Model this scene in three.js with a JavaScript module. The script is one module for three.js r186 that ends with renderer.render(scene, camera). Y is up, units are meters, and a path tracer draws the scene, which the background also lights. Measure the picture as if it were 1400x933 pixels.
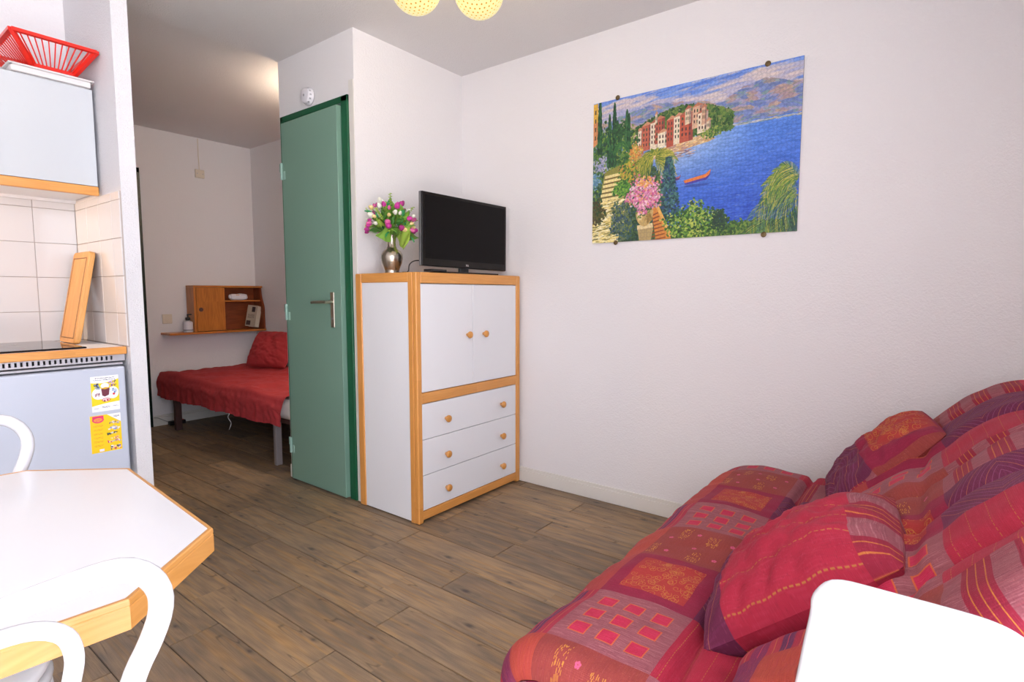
import * as THREE from 'three';
import { RoundedBoxGeometry } from 'three/addons/geometries/RoundedBoxGeometry.js';
import { mergeGeometries, toCreasedNormals, mergeVertices } from 'three/addons/utils/BufferGeometryUtils.js';
import { RectAreaLightUniformsLib } from 'three/addons/lights/RectAreaLightUniformsLib.js';
import { FontLoader } from 'three/addons/loaders/FontLoader.js';
import { TextGeometry } from 'three/addons/geometries/TextGeometry.js';
import { createNoise2D, createNoise3D } from 'simplex-noise';

// ------------------------------------------------------------------ camera, sky, daylight, exposure
const scene = new THREE.Scene();
const camera = new THREE.PerspectiveCamera(63.17, 1400 / 933, 0.03, 60);
camera.position.set(0, 1.07, 0);
camera.rotation.set(-4.925 * Math.PI / 180, -52.512 * Math.PI / 180, 0, 'YXZ');
scene.add(camera);
scene.background = new THREE.Color().setRGB(1.5, 1.75, 2.1);          // overcast-bright sky outside the window
const renderer = new THREE.WebGLRenderer({ antialias: true });
renderer.toneMapping = THREE.LinearToneMapping;
renderer.toneMappingExposure = 0.73;
renderer.shadowMap.enabled = true;
renderer.shadowMap.type = THREE.PCFSoftShadowMap;
RectAreaLightUniformsLib.init();
// daylight of the glazed balcony door behind the camera, the size of its opening
const daylight = new THREE.RectAreaLight(new THREE.Color().setRGB(0.92, 0.94, 1.04), 9.2, 1.85, 2.0);
daylight.position.set(-0.30, 1.15, 0.50);
daylight.lookAt(-0.30, 1.15, -3);
scene.add(daylight);
// sun along the facade: it falls on an unseen balcony slab, added so its reflection lights the ceiling
const sun = new THREE.DirectionalLight(new THREE.Color().setRGB(1, 0.96, 0.90), 120);
sun.position.set(-7, 7.5, 1.6); sun.target.position.set(0, 0, 1.2); sun.castShadow = true; sun.shadow.radius = 1;
sun.shadow.mapSize.set(2048, 2048); sun.shadow.camera.left = -6; sun.shadow.camera.right = 6; sun.shadow.camera.top = 6; sun.shadow.camera.bottom = -6; sun.shadow.camera.far = 30;
scene.add(sun, sun.target);

// ------------------------------------------------------------------ small tools
function rng(seed) { let a = seed >>> 0; return () => { a = (a + 0x6D2B79F5) >>> 0; let t = a; t = Math.imul(t ^ (t >>> 15), t | 1); t ^= t + Math.imul(t ^ (t >>> 7), t | 61); return ((t ^ (t >>> 14)) >>> 0) / 4294967296; }; }
const n2 = createNoise2D(rng(11)), n3 = createNoise3D(rng(12));
const V = (x, y, z) => new THREE.Vector3(x, y, z);
const clamp = (v, a, b) => Math.min(b, Math.max(a, v));
const mix = (a, b, t) => a + (b - a) * t;
const smooth = (a, b, v) => { const t = clamp((v - a) / (b - a), 0, 1); return t * t * (3 - 2 * t); };
const used = {};
function numbered(n) { const k = used[n] = (used[n] ?? -1) + 1; return k ? n + '_' + String(k).padStart(3, '0') : n; }
function lit(o) { o.castShadow = true; o.receiveShadow = true; return o; }
function thing(name, label, category, pos = [0, 0, 0], turn = 0, group) {
  const o = new THREE.Group(); o.name = numbered(name); o.position.set(...pos); o.rotation.y = turn;
  o.userData = { label, category }; if (group) o.userData.group = group; scene.add(o); return o;
}
function part(name, geo, mat, parent, label) {
  const m = lit(new THREE.Mesh(geo, mat)); m.name = name; if (label) m.userData.label = label; parent.add(m); return m;
}
function solo(name, geo, mat, label, category, group) {
  const m = lit(new THREE.Mesh(geo, mat)); m.name = numbered(name); m.userData = { label, category }; if (group) m.userData.group = group; scene.add(m); return m;
}
function struct(name, geo, mat, label) {
  const m = lit(new THREE.Mesh(geo, mat)); m.name = name; m.userData = { kind: 'structure' }; if (label) m.userData.label = label; scene.add(m); return m;
}
function structGroup(name, label) { const o = new THREE.Group(); o.name = name; o.userData = { kind: 'structure', label }; scene.add(o); return o; }
// uv in metres, by the way each face points; grain (v) along the given axis
function uvBox(g, grain = 'y', ou = 0, ov = 0) {
  g = g.index ? g.toNonIndexed() : g; const p = g.attributes.position, uv = new Float32Array(p.count * 2), a = V(), b = V(), c = V(), n = V();
  for (let i = 0; i < p.count; i += 3) {
    a.fromBufferAttribute(p, i); b.fromBufferAttribute(p, i + 1); c.fromBufferAttribute(p, i + 2);
    n.copy(b).sub(a).cross(c.clone().sub(a)); const ax = Math.abs(n.x), ay = Math.abs(n.y), az = Math.abs(n.z);
    let k = ax > ay && ax > az ? ['z', 'y'] : ay > az ? ['x', 'z'] : ['x', 'y'];
    if (k[0] === grain) k = [k[1], k[0]];
    [a, b, c].forEach((q, j) => { uv[(i + j) * 2] = q[k[0]] + ou; uv[(i + j) * 2 + 1] = q[k[1]] + ov; });
  }
  g.setAttribute('uv', new THREE.BufferAttribute(uv, 2)); return g;
}
function box(x0, y0, z0, x1, y1, z1, r = 0, grain = 'y', ou = 0, ov = 0) {
  const w = x1 - x0, h = y1 - y0, d = z1 - z0;
  const g = r ? new RoundedBoxGeometry(w, h, d, 2, Math.min(r, w * 0.49, h * 0.49, d * 0.49)) : new THREE.BoxGeometry(w, h, d);
  g.translate((x0 + x1) / 2, (y0 + y1) / 2, (z0 + z1) / 2);
  return uvBox(g, grain, ou, ov);
}
const join = (list) => mergeGeometries(list.map((g) => { g = g.index ? g.toNonIndexed() : g; for (const k of Object.keys(g.attributes)) if (!['position', 'normal', 'uv'].includes(k)) g.deleteAttribute(k); return g; }));
function tube(pts, r, seg = 40, rad = 12, closed = false, tension = 0.5) { return new THREE.TubeGeometry(new THREE.CatmullRomCurve3(pts.map((p) => V(...p)), closed, 'catmullrom', tension), seg, r, rad, closed); }
function lathe(pts, seg = 32) { return new THREE.LatheGeometry(pts.map((p) => new THREE.Vector2(p[0], p[1])), seg); }
function canvasTex(w, h, draw, srgb = true, repeat = true) {
  const c = document.createElement('canvas'); c.width = w; c.height = h; draw(c.getContext('2d'), w, h);
  const t = new THREE.CanvasTexture(c); if (srgb) t.colorSpace = THREE.SRGBColorSpace;
  if (repeat) t.wrapS = t.wrapT = THREE.RepeatWrapping; return t;
}
function dataTex(w, h, fn, srgb = true) {
  const d = new Uint8Array(w * h * 4);
  for (let y = 0; y < h; y++) for (let x = 0; x < w; x++) { const c = fn(x / w, y / h), i = (y * w + x) * 4; d[i] = clamp(c[0], 0, 255); d[i + 1] = clamp(c[1], 0, 255); d[i + 2] = clamp(c[2], 0, 255); d[i + 3] = 255; }
  const t = new THREE.DataTexture(d, w, h); t.magFilter = THREE.LinearFilter; t.minFilter = THREE.LinearMipmapLinearFilter; t.generateMipmaps = true;
  if (srgb) t.colorSpace = THREE.SRGBColorSpace; t.wrapS = t.wrapT = THREE.RepeatWrapping; t.needsUpdate = true; return t;
}
// noise that wraps every p cells
function wrapNoise(u, v, fu, fv, s = 0) {
  const A = u * Math.PI * 2, r = fu / (Math.PI * 2); return n3(Math.cos(A) * r + s, Math.sin(A) * r + s * 1.7, v * fv + s * 3.1) * (1 - v) + n3(Math.cos(A) * r + s, Math.sin(A) * r + s * 1.7, (v - 1) * fv + s * 3.1) * v;
}

// ------------------------------------------------------------------ textures and materials
const plasterBump = dataTex(512, 512, (u, v) => { const a = wrapNoise(u, v, 40, 40, 1) * 0.45 + wrapNoise(u, v, 90, 90, 2) * 0.35 + wrapNoise(u, v, 12, 12, 3) * 0.2; const g = 128 + a * 110; return [g, g, g]; }, false);
plasterBump.repeat.set(1 / 0.5, 1 / 0.5);
const roughBump = plasterBump.clone(); roughBump.repeat.set(1 / 0.35, 1 / 0.35);
const std = (o) => new THREE.MeshStandardMaterial(o);
const phys = (o) => new THREE.MeshPhysicalMaterial(o);
const rgb = (r, g, b) => new THREE.Color().setRGB(r, g, b);
const M = {};
M.wall = std({ color: rgb(0.80, 0.775, 0.78), roughness: 0.92, bumpMap: plasterBump, bumpScale: 0.0022 });
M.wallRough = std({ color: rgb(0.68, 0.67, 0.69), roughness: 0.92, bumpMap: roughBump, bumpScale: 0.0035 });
M.ceiling = std({ color: rgb(0.74, 0.72, 0.72), roughness: 0.95, bumpMap: roughBump, bumpScale: 0.003 });
M.subfloor = std({ color: rgb(0.09, 0.07, 0.052), roughness: 0.9 });
M.skirt = std({ color: rgb(0.74, 0.71, 0.66), roughness: 0.5 });
const plankTex = dataTex(1024, 1024, (u, v) => {
  // weathered oak: grain runs along v; four boards side by side, each with its own tone
  const row = Math.floor(u * 4), fu = u * 4 - row, s = row * 7.3 + 3;
  const tone = [0, 5, -4, 2][row];
  const warp = n2(u * 4 + s, v * 1.1 + s) * 0.016;
  const grain = n2((u + warp) * 130, v * 3 + s) * 0.45 + n2((u + warp) * 280, v * 7 + s) * 0.4 + n2(u * 460, v * 120) * 0.45;
  const cloud = n2(u * 11 + s, v * 2.6 - s) * 0.65 + n2(u * 30 + s, v * 7) * 0.45;
  const streak = smooth(0.25, 0.8, n2((u + warp) * 22 + s * 2, v * 1.4 + 9));
  let r = 139 + tone, g = 116 + tone, b = 92 + tone;
  r += grain * 13 + cloud * 24; g += grain * 12 + cloud * 18; b += grain * 11 + cloud * 9;
  r += streak * 10 - 2; g += streak * 2; b -= streak * 9;
  for (let k = 0; k < 2; k++) {                                        // knots
    const kx = 0.2 + 0.6 * ((Math.sin(row * 12.9 + k * 78.2) * 43758.5) % 1 + 1) % 1 * 0.9, ky = ((Math.sin(row * 39.3 + k * 11.1) * 24634.6) % 1 + 1) % 1;
    const dx = (fu - kx) * 0.15, dy = (v - ky) * 0.9, d = Math.hypot(dx * 1.25, dy * 0.75) / (k % 2 ? 0.007 : 0.011), d2 = Math.hypot(dx, dy * 0.35) / 0.03;
    const ring = Math.exp(-d * d) + 0.35 * Math.exp(-d2 * d2) * (0.6 + 0.4 * Math.sin(d2 * 11));
    r -= ring * 40; g -= ring * 34; b -= ring * 24;
  }
  const crack = smooth(0.93, 1, 1 - Math.abs(n2((u + warp) * 14 + s, v * 1.3 + s * 2))) * smooth(0.1, 0.6, n2(u * 8 + s, v * 4 + s * 5));
  r -= crack * 34; g -= crack * 30; b -= crack * 24;
  return [r, g, b];
});
plankTex.repeat.set(1 / 0.6, 1 / 0.9);
M.planks = [rgb(0.96, 0.95, 0.94), rgb(0.80, 0.795, 0.80), rgb(1.05, 1.02, 0.97)].map((c) => std({ color: c, map: plankTex, roughness: 0.52, bumpMap: plankTex, bumpScale: 0.0012 }));
const grainTex = (base, dr, seed, s1 = 60) => dataTex(512, 512, (u, v) => { const w = n2(u * 3 + seed, v * 1.2) * 0.04, a = n2((u + w) * s1, v * 2.5 + seed) * 0.5 + n2((u + w) * s1 * 2.6, v * 6 + seed) * 0.3 + n2(u * 4 + seed, v * 2) * 0.4; return base.map((c, i) => c + a * dr[i]); });
const beech = grainTex([226, 158, 82], [13, 13, 13], 5); beech.repeat.set(1 / 0.35, 1 / 0.6);
const oldPine = grainTex([186, 112, 40], [22, 18, 12], 9, 24); oldPine.repeat.set(1 / 0.35, 1 / 0.5);
const redWood = grainTex([128, 60, 24], [18, 12, 8], 15, 30); redWood.repeat.set(1 / 0.35, 1 / 0.5);
const bamboo = grainTex([214, 156, 88], [16, 14, 12], 21, 40); bamboo.repeat.set(1 / 0.25, 1 / 0.4);
M.beech = phys({ color: rgb(0.90, 0.88, 0.84), map: beech, roughness: 0.38, clearcoat: 0.25, clearcoatRoughness: 0.3 });
M.pine = phys({ map: oldPine, roughness: 0.35, clearcoat: 0.3, clearcoatRoughness: 0.25 });
M.redWood = phys({ map: redWood, roughness: 0.45 });
M.bamboo = std({ map: bamboo, roughness: 0.5 });
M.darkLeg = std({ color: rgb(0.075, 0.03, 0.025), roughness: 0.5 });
M.greyLeg = std({ color: rgb(0.22, 0.19, 0.19), roughness: 0.45 });
M.laminate = std({ color: rgb(0.82, 0.82, 0.84), roughness: 0.33 });
M.tabletop = std({ color: rgb(0.64, 0.64, 0.665), roughness: 0.22 });
M.panel = std({ color: rgb(0.80, 0.80, 0.82), roughness: 0.4 });
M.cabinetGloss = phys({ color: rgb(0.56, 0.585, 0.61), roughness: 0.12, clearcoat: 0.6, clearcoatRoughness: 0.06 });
M.tile = phys({ color: rgb(0.64, 0.63, 0.635), roughness: 0.12 });
M.grout = std({ color: rgb(0.42, 0.37, 0.34), roughness: 0.95 });
M.gloss = phys({ color: rgb(0.004, 0.004, 0.005), roughness: 0.06 });
M.greyMetal = std({ color: rgb(0.46, 0.45, 0.48), metalness: 0.3, roughness: 0.45 });
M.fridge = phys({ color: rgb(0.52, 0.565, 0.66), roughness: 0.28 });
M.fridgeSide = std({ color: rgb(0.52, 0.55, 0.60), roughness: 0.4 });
M.greenLeaf = std({ color: rgb(0.19, 0.33, 0.255), roughness: 0.42 });
M.greenFrame = phys({ color: rgb(0.007, 0.10, 0.042), roughness: 0.3 });
M.darkGreen = phys({ color: rgb(0.006, 0.02, 0.014), roughness: 0.25 });
M.steel = std({ color: rgb(0.62, 0.56, 0.46), metalness: 1, roughness: 0.28 });
M.whitePlastic = std({ color: rgb(0.76, 0.74, 0.78), roughness: 0.4 });
M.creamPlastic = std({ color: rgb(0.70, 0.62, 0.50), roughness: 0.5 });
M.blackPlastic = std({ color: rgb(0.012, 0.011, 0.011), roughness: 0.35 });
M.tvFrame = phys({ color: rgb(0.010, 0.008, 0.007), roughness: 0.25, specularIntensity: 0.6 });
M.tvSide = std({ color: rgb(0.20, 0.20, 0.21), roughness: 0.35, metalness: 0.4 });
M.tvScreen = phys({ color: rgb(0.006, 0.005, 0.005), roughness: 0.42, specularIntensity: 0.3 });
M.tubeWhite = phys({ color: rgb(0.68, 0.68, 0.71), roughness: 0.25, clearcoat: 0.4, clearcoatRoughness: 0.1 });
M.redPlastic = phys({ color: rgb(0.70, 0.022, 0.012), roughness: 0.3 });
M.trayPlastic = std({ color: rgb(0.72, 0.69, 0.68), roughness: 0.4 });
M.pewter = std({ color: rgb(0.50, 0.45, 0.37), metalness: 1, roughness: 0.27 });
M.sheet = std({ color: rgb(0.70, 0.66, 0.62), roughness: 0.95 });
M.brassPin = std({ color: rgb(0.16, 0.11, 0.05), metalness: 0.7, roughness: 0.5 });

// ------------------------------------------------------------------ structure: walls, floor, ceiling
const RW = 2.5, ZB = -2.29, XD = 1.734, ZD = -2.955, XP = 0.757, XP1 = 0.809, ZP = -2.35, ZK = -2.857, ZF = -4.96, XA = 2.6146, HC = 2.337, ZW = 0.52, XL = -1.4;
const wallR = struct('wall_right', box(RW, 0, ZB - 0.07, RW + 0.1, HC + 0.1, ZW + 0.15), M.wall, 'long white plaster wall behind the red sofa');
struct('wall_back', box(XD + 0.07, 0, ZB - 0.07, RW, HC, ZB), M.wall, 'short white wall behind the chest of drawers');
struct('wall_closet', join([
  box(XD, 0, ZD, XD + 0.07, HC, -2.935), box(XD, 0, -2.332, XD + 0.07, HC, ZB), box(XD, 2.035, -2.935, XD + 0.07, HC, -2.332),
  box(XD + 0.07, 0, ZD, XA, HC + 0.03, ZD + 0.07)]), M.wall, 'white closet walls round the green door');
struct('wall_partition', box(XP, 0, ZF, XP1, HC + 0.03, ZP), M.wallRough, 'thin rough plastered partition between kitchen and bed alcove');
const wallK = struct('wall_kitchen', box(XL - 0.1, 0, ZK - 0.1, XP, HC, ZK), M.wall, 'white kitchen wall above the tiles');
struct('wall_bedroom', join([box(1.722, 0, ZF - 0.1, XA + 0.1, HC + 0.05, ZF), box(XP1, 2.035, ZF - 0.1, 1.722, HC + 0.05, ZF), box(XP1 - 0.1, 0, ZF - 0.1, 0.84, HC + 0.05, ZF)]), M.wall, 'far white wall of the bed alcove');
struct('wall_alcove', box(XA, 0, ZF, XA + 0.1, HC + 0.05, ZD + 0.07), M.wall, 'white side wall of the bed alcove');
struct('wall_left', box(XL - 0.1, 0, ZK, XL, HC + 0.1, ZW + 0.15), M.wall, 'white wall on the left of the room, out of view');
const WX0 = -1.28, WX1 = 0.68, WY1 = 2.16;
struct('wall_window', join([box(XL, 0, ZW, WX0, HC, ZW + 0.15), box(WX1, 0, ZW, RW, HC, ZW + 0.15), box(WX0, WY1, ZW, WX1, HC, ZW + 0.15)]), M.wall, 'wall with the balcony door behind the camera');
struct('ceiling', box(XL - 0.1, HC, ZD, RW + 0.1, HC + 0.12, ZW + 0.15), M.ceiling, 'white plaster ceiling of the living room');
struct('ceiling_001', box(XP1 - 0.1, HC + 0.02, ZF - 0.1, XA + 0.1, HC + 0.14, ZD), M.ceiling, 'white plaster ceiling of the bed alcove');
// balcony door: frame, two mullions, glass
const win = structGroup('window_1', 'white glazed balcony door behind the camera');
part('window_frame', join([box(WX0, 0, ZW + 0.05, WX0 + 0.06, WY1, ZW + 0.11), box(WX1 - 0.06, 0, ZW + 0.05, WX1, WY1, ZW + 0.11), box(WX0, WY1 - 0.06, ZW + 0.05, WX1, WY1, ZW + 0.11), box(WX0, 0, ZW + 0.05, WX1, 0.06, ZW + 0.11), box(-0.34, 0.06, ZW + 0.05, -0.26, WY1 - 0.06, ZW + 0.11)]), M.laminate, win);
const glass = phys({ color: 0xffffff, transmission: 1, thickness: 0, roughness: 0, ior: 1.45 });
part('window_pane', box(WX0 + 0.06, 0.06, ZW + 0.075, -0.34, WY1 - 0.06, ZW + 0.081), glass, win);
part('window_pane', box(-0.26, 0.06, ZW + 0.075, WX1 - 0.06, WY1 - 0.06, ZW + 0.081), glass, win);
struct('added_balcony_floor', box(-2.6, -0.2, ZW + 0.15, 3.2, -0.02, 2.9), std({ color: rgb(0.50, 0.47, 0.43), roughness: 0.9 }), 'pale unseen balcony slab added outside the window to reflect sunlight');  // unseen slab, added to bounce sunlight up to the ceiling

// floor: planks of their own, .15 x .89, joints staggered
const floor = struct('floor', box(XL - 0.1, -0.1, ZF - 0.1, XA + 0.1, -0.006, ZW + 0.15), M.subfloor, 'weathered brown oak plank floor');
{
  const R = rng(5), PW = 0.1485, PL = 0.888, g0 = 0.0018, bev = 0.0016;
  const plankGeo = (w, l, ou, ov) => {
    const s = new THREE.Shape(); const x = w / 2 - g0 - bev, y = l / 2 - g0 - bev; s.moveTo(-x, -y); s.lineTo(x, -y); s.lineTo(x, y); s.lineTo(-x, y); s.closePath();
    const g = new THREE.ExtrudeGeometry(s, { depth: 0.004, bevelEnabled: true, bevelSize: bev, bevelThickness: 0.0012, bevelSegments: 1 });
    g.rotateX(-Math.PI / 2); g.translate(0, -0.0065, 0); return uvBox(g, 'z', ou, ov);
  };
  const cache = new Map();
  for (let i = -15; i < 13; i++) {
    const x0 = 0.9345 + i * PW, x1 = x0 + PW, cx = (x0 + x1) / 2; if (x1 < XL || x0 > XA) continue;
    const off = (((i % 2) + 2) % 2) ? -1.386 : -1.806;
    for (let k = -6; k < 5; k++) {
      let z0 = off + k * PL, z1 = z0 + PL; const zmin = cx > XP1 - 0.02 ? ZF : ZK, zmax = ZW;
      if (cx > XD + 0.1 && cx < RW && z1 < ZB && z0 > ZD) continue;
      z0 = Math.max(z0, zmin); z1 = Math.min(z1, zmax); const xa = Math.max(x0, XL), xb = Math.min(x1, XA);
      if (z1 - z0 < 0.02 || xb - xa < 0.02) continue;
      if (cx > RW && (z0 + z1) / 2 > ZD) continue;
      const lane = Math.floor(R() * 4), vv = Math.floor(R() * 5), key = [xb - xa, z1 - z0, lane, vv].map((q) => q.toFixed(3)).join();
      if (!cache.has(key)) cache.set(key, plankGeo(xb - xa, z1 - z0, 0.075 + lane * 0.15, vv * 0.19));
      const m = part('plank', cache.get(key), M.planks[Math.floor(R() * 3)], floor); m.position.set((xa + xb) / 2, 0, (z0 + z1) / 2); m.castShadow = false;
    }
  }
}
// skirting boards
struct('baseboard_right', join([box(RW - 0.012, 0, ZB, RW, 0.066, ZW, 0.003), box(RW - 0.009, 0.066, ZB, RW, 0.083, ZW, 0.003)]), M.skirt, 'cream skirting board under the picture wall');
struct('baseboard_bedroom', join([box(1.722, 0, ZF, XA, 0.066, ZF + 0.012, 0.003), box(1.722, 0.067, ZF, XA, 0.085, ZF + 0.009, 0.003)]), M.skirt, 'cream skirting board of the bed alcove');
struct('trim_1', box(XD - 0.006, 0, ZD - 0.004, XD, 0.075, -2.937, 0.002), M.skirt, 'short cream plinth beside the green door');
struct('trim_2', box(XD - 0.004, 0, -2.329, XD, 2.1, -2.292, 0.001), M.skirt, 'white moulding between door frame and chest');

// door 1: green closet door, leaf slightly proud of its frame
{
  const d = structGroup('door_1', 'green painted closet door with a metal lever handle in a dark green frame');
  part('door_frame', join([box(XD - 0.012, 0, -2.935, XD + 0.06, 2.035, -2.905, 0.004), box(XD - 0.012, 0, -2.384, XD + 0.06, 2.035, -2.332, 0.004), box(XD - 0.012, 2.003, -2.935, XD + 0.06, 2.035, -2.332, 0.004)]), M.greenFrame, d, 'dark green steel door frame');
  
  const leaf = part('door_leaf', box(-0.038, 0.008, 0, 0, 1.992, 0.512, 0.003), M.greenLeaf, d); leaf.position.set(XD + 0.012, 0, -2.903); leaf.rotation.y = -0.012;
  for (const y of [1.735, 0.965, 0.205]) { const h = part('hinge', join([new THREE.CylinderGeometry(0.007, 0.007, 0.088, 12).translate(-0.044, y, 0.004), box(-0.041, y - 0.044, 0, -0.037, y, 0.03, 0.001), box(-0.043, y, -0.02, -0.038, y + 0.044, 0.002, 0.001)]), std({ color: rgb(0.30, 0.47, 0.40), roughness: 0.35 }), d, 'pale green painted hinge'); h.position.copy(leaf.position); h.rotation.copy(leaf.rotation); }
  const plate = part('handle_plate', box(-0.043, 0.895, 0.425, -0.037, 1.075, 0.455, 0.003), M.steel, leaf, 'long brushed metal door plate');
  part('door_handle', join([tube([[-0.04, 1.025, 0.44], [-0.085, 1.025, 0.44]], 0.008, 8, 10), tube([[-0.083, 1.025, 0.445], [-0.087, 1.025, 0.41], [-0.086, 1.024, 0.36], [-0.08, 1.022, 0.315]], 0.0075, 20, 10)]), M.steel, leaf, 'metal lever handle');
  part('keyhole', new THREE.CylinderGeometry(0.005, 0.005, 0.002, 12).rotateZ(Math.PI / 2).translate(-0.0435, 0.94, 0.44), M.greyMetal, leaf);
  part('lock_face', box(-0.03, 0.98, 0.511, -0.012, 1.09, 0.5135), M.greenLeaf, leaf);
}
// door 2: dark door at the end of the alcove, mostly behind the partition
{
  const d = structGroup('door_2', 'dark green entrance door at the end of the alcove');
  part('door_frame', join([box(1.676, 0, ZF - 0.06, 1.722, 2.035, ZF + 0.02, 0.004), box(0.84, 1.995, ZF - 0.06, 1.722, 2.035, ZF + 0.02, 0.004), box(0.84, 0, ZF - 0.06, 0.88, 2.035, ZF + 0.02, 0.004)]), M.darkGreen, d);
  part('door_leaf', box(0.88, 0.005, ZF - 0.05, 1.676, 1.995, ZF - 0.01, 0.003), M.darkGreen, d);
}

// ------------------------------------------------------------------ kitchen
const WT = 0.874;
{ // tiles: pieces of the kitchen wall
  const T = 0.1372, gap = 0.002, rows = [WT + 0.002, WT + 0.122, WT + 0.122 + T, WT + 0.122 + 2 * T, WT + 0.122 + 3 * T, 1.437];
  const bed = part('grout_bed', join([box(-0.5, WT, ZK, XP, 1.437, ZK + 0.004), box(XP - 0.004, WT, ZK, XP, 1.437, ZP)]), M.grout, wallK);
  const geo = {};
  const tileGeo = (w, h) => geo[w.toFixed(3) + h.toFixed(3)] ??= box(-w / 2 + gap / 2, -h / 2 + gap / 2, 0, w / 2 - gap / 2, h / 2 - gap / 2, 0.007, 0.0014);
  for (let r = 0; r < 5; r++) { const y0 = rows[r], y1 = Math.min(rows[r + 1], 1.437), h = y1 - y0; if (h < 0.01) continue;
    for (let c = 0; c < 8; c++) { const x1 = XP - 0.007 - c * T + 0.0, x0 = x1 - T; const t = part('tile', tileGeo(T, h), M.tile, wallK); t.position.set((x0 + x1) / 2, (y0 + y1) / 2, ZK); }
    for (let c = 0; c < 4; c++) { const z0 = ZK + 0.007 + c * T, z1 = Math.min(z0 + T, ZP - 0.002); if (z1 - z0 < 0.02) continue; const t = part('tile', tileGeo(z1 - z0, h), M.tile, wallK); t.position.set(XP, (y0 + y1) / 2, (z0 + z1) / 2); t.rotation.y = -Math.PI / 2; }
  }
}
{ // upper cabinet
  const c = thing('wall_cabinet', 'white glossy kitchen wall cabinet with an orange wood strip along its bottom', 'cabinet', [0.3, 1.437, -2.7]);
  const o = (g) => g.translate(-0.3, -1.437, 2.7);
  part('carcass', o(box(-0.05, 1.45, ZK + 0.001, XP - 0.009, 1.822, -2.562)), M.laminate, c);
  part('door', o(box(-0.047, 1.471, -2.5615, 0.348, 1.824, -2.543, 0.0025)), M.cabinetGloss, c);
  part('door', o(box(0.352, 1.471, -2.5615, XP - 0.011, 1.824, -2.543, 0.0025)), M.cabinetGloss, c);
  part('edge_strip', o(box(-0.05, 1.437, -2.563, XP - 0.009, 1.470, -2.542, 0.003, 'x')), M.beech, c, 'varnished orange wood strip');
}
{ // under-cabinet lamp (its light falls on the tiles)
  const l = thing('cabinet_lamp', 'small warm strip lamp under the wall cabinet, out of frame', 'lamp', [0.10, 1.415, -2.80]);
  part('lamp_housing', new RoundedBoxGeometry(0.26, 0.014, 0.05, 2, 0.004).translate(0, 0.0265, 0), M.whitePlastic, l);
  part('lamp_tube', new THREE.CylinderGeometry(0.009, 0.009, 0.24, 14).rotateZ(Math.PI / 2).translate(0, 0.007, 0), std({ color: 0xffffff, emissive: rgb(1, 0.72, 0.40), emissiveIntensity: 4 }), l);
  const p = new THREE.PointLight(rgb(1, 0.64, 0.36), 1.5, 0, 2); p.position.set(0, 0.007, 0); p.castShadow = true; p.shadow.radius = 1; l.add(p);
}
{ // worktop, vent grille, base cabinet, fridge
  const w = thing('worktop', 'white kitchen worktop with an orange varnished wood front edge', 'worktop', [0.15, WT - 0.03, -2.6]);
  const o = (g) => g.translate(-0.15, -(WT - 0.03), 2.6);
  part('slab', o(box(-0.5, WT - 0.028, ZK + 0.008, XP - 0.009, WT, -2.395)), M.laminate, w);
  part('front_edge', o(box(-0.5, WT - 0.028, -2.395, XP - 0.002, WT, -2.376, 0.004, 'x')), M.beech, w);
  const hob = thing('hob', 'black glass hob set flush in the white worktop', 'hob', [0.3, WT, -2.62]);
  part('glass_plate', new RoundedBoxGeometry(0.66, 0.006, 0.43, 2, 0.0025).translate(0.01, 0.0035, 0.005), M.gloss, hob);
  for (const [x, z, r] of [[-0.16, -0.1, 0.075], [-0.16, 0.1, 0.09], [0.12, -0.1, 0.09], [0.12, 0.1, 0.075]]) part('cooking_ring', new THREE.TorusGeometry(r, 0.0006, 4, 48).rotateX(Math.PI / 2).translate(x, 0.0066, z), M.greyMetal, hob);
  const g = thing('vent_grille', 'grey slotted metal vent strip under the worktop edge', 'grille', [0.3, 0.835, -2.39]);
  const s = new THREE.Shape(); s.moveTo(-0.8, -0.013); s.lineTo(0.45, -0.013); s.lineTo(0.45, 0.0105); s.lineTo(-0.8, 0.0105); s.closePath();
  for (let i = 0; i < 56; i++) { const x = 0.405 - i * 0.0148, h = new THREE.Path(); h.moveTo(x, -0.0075); h.lineTo(x, 0.0065); h.lineTo(x + 0.0062, 0.0065); h.lineTo(x + 0.0062, -0.0075); h.closePath(); s.holes.push(h); }
  part('slotted_strip', uvBox(new THREE.ExtrudeGeometry(s, { depth: 0.002, bevelEnabled: false })), M.greyMetal, g);
  const b = thing('base_cabinet', 'white kitchen base cabinet left of the fridge, out of frame', 'cabinet', [-0.13, 0, -2.62]);
  part('carcass', box(-0.37, 0.08, -0.22, 0.36, 0.82, 0.2), M.laminate, b); part('plinth', box(-0.37, 0, -0.2, 0.36, 0.08, 0.16), M.greyMetal, b); part('door', box(-0.36, 0.09, 0.2, 0.355, 0.815, 0.22, 0.003), M.cabinetGloss, b);
  const f = thing('fridge', 'white under-counter fridge with two yellow leaflets on its door', 'fridge', [0.5, 0, -2.6]);
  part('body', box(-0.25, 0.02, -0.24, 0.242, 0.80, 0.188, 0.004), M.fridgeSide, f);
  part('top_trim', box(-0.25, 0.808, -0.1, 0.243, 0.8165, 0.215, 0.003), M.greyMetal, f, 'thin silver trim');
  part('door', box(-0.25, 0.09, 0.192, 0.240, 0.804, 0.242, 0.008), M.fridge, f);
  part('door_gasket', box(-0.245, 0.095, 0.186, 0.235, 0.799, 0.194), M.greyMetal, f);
  part('plinth', box(-0.24, 0.02, 0.16, 0.235, 0.085, 0.2), M.greyMetal, f);
}
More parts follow.
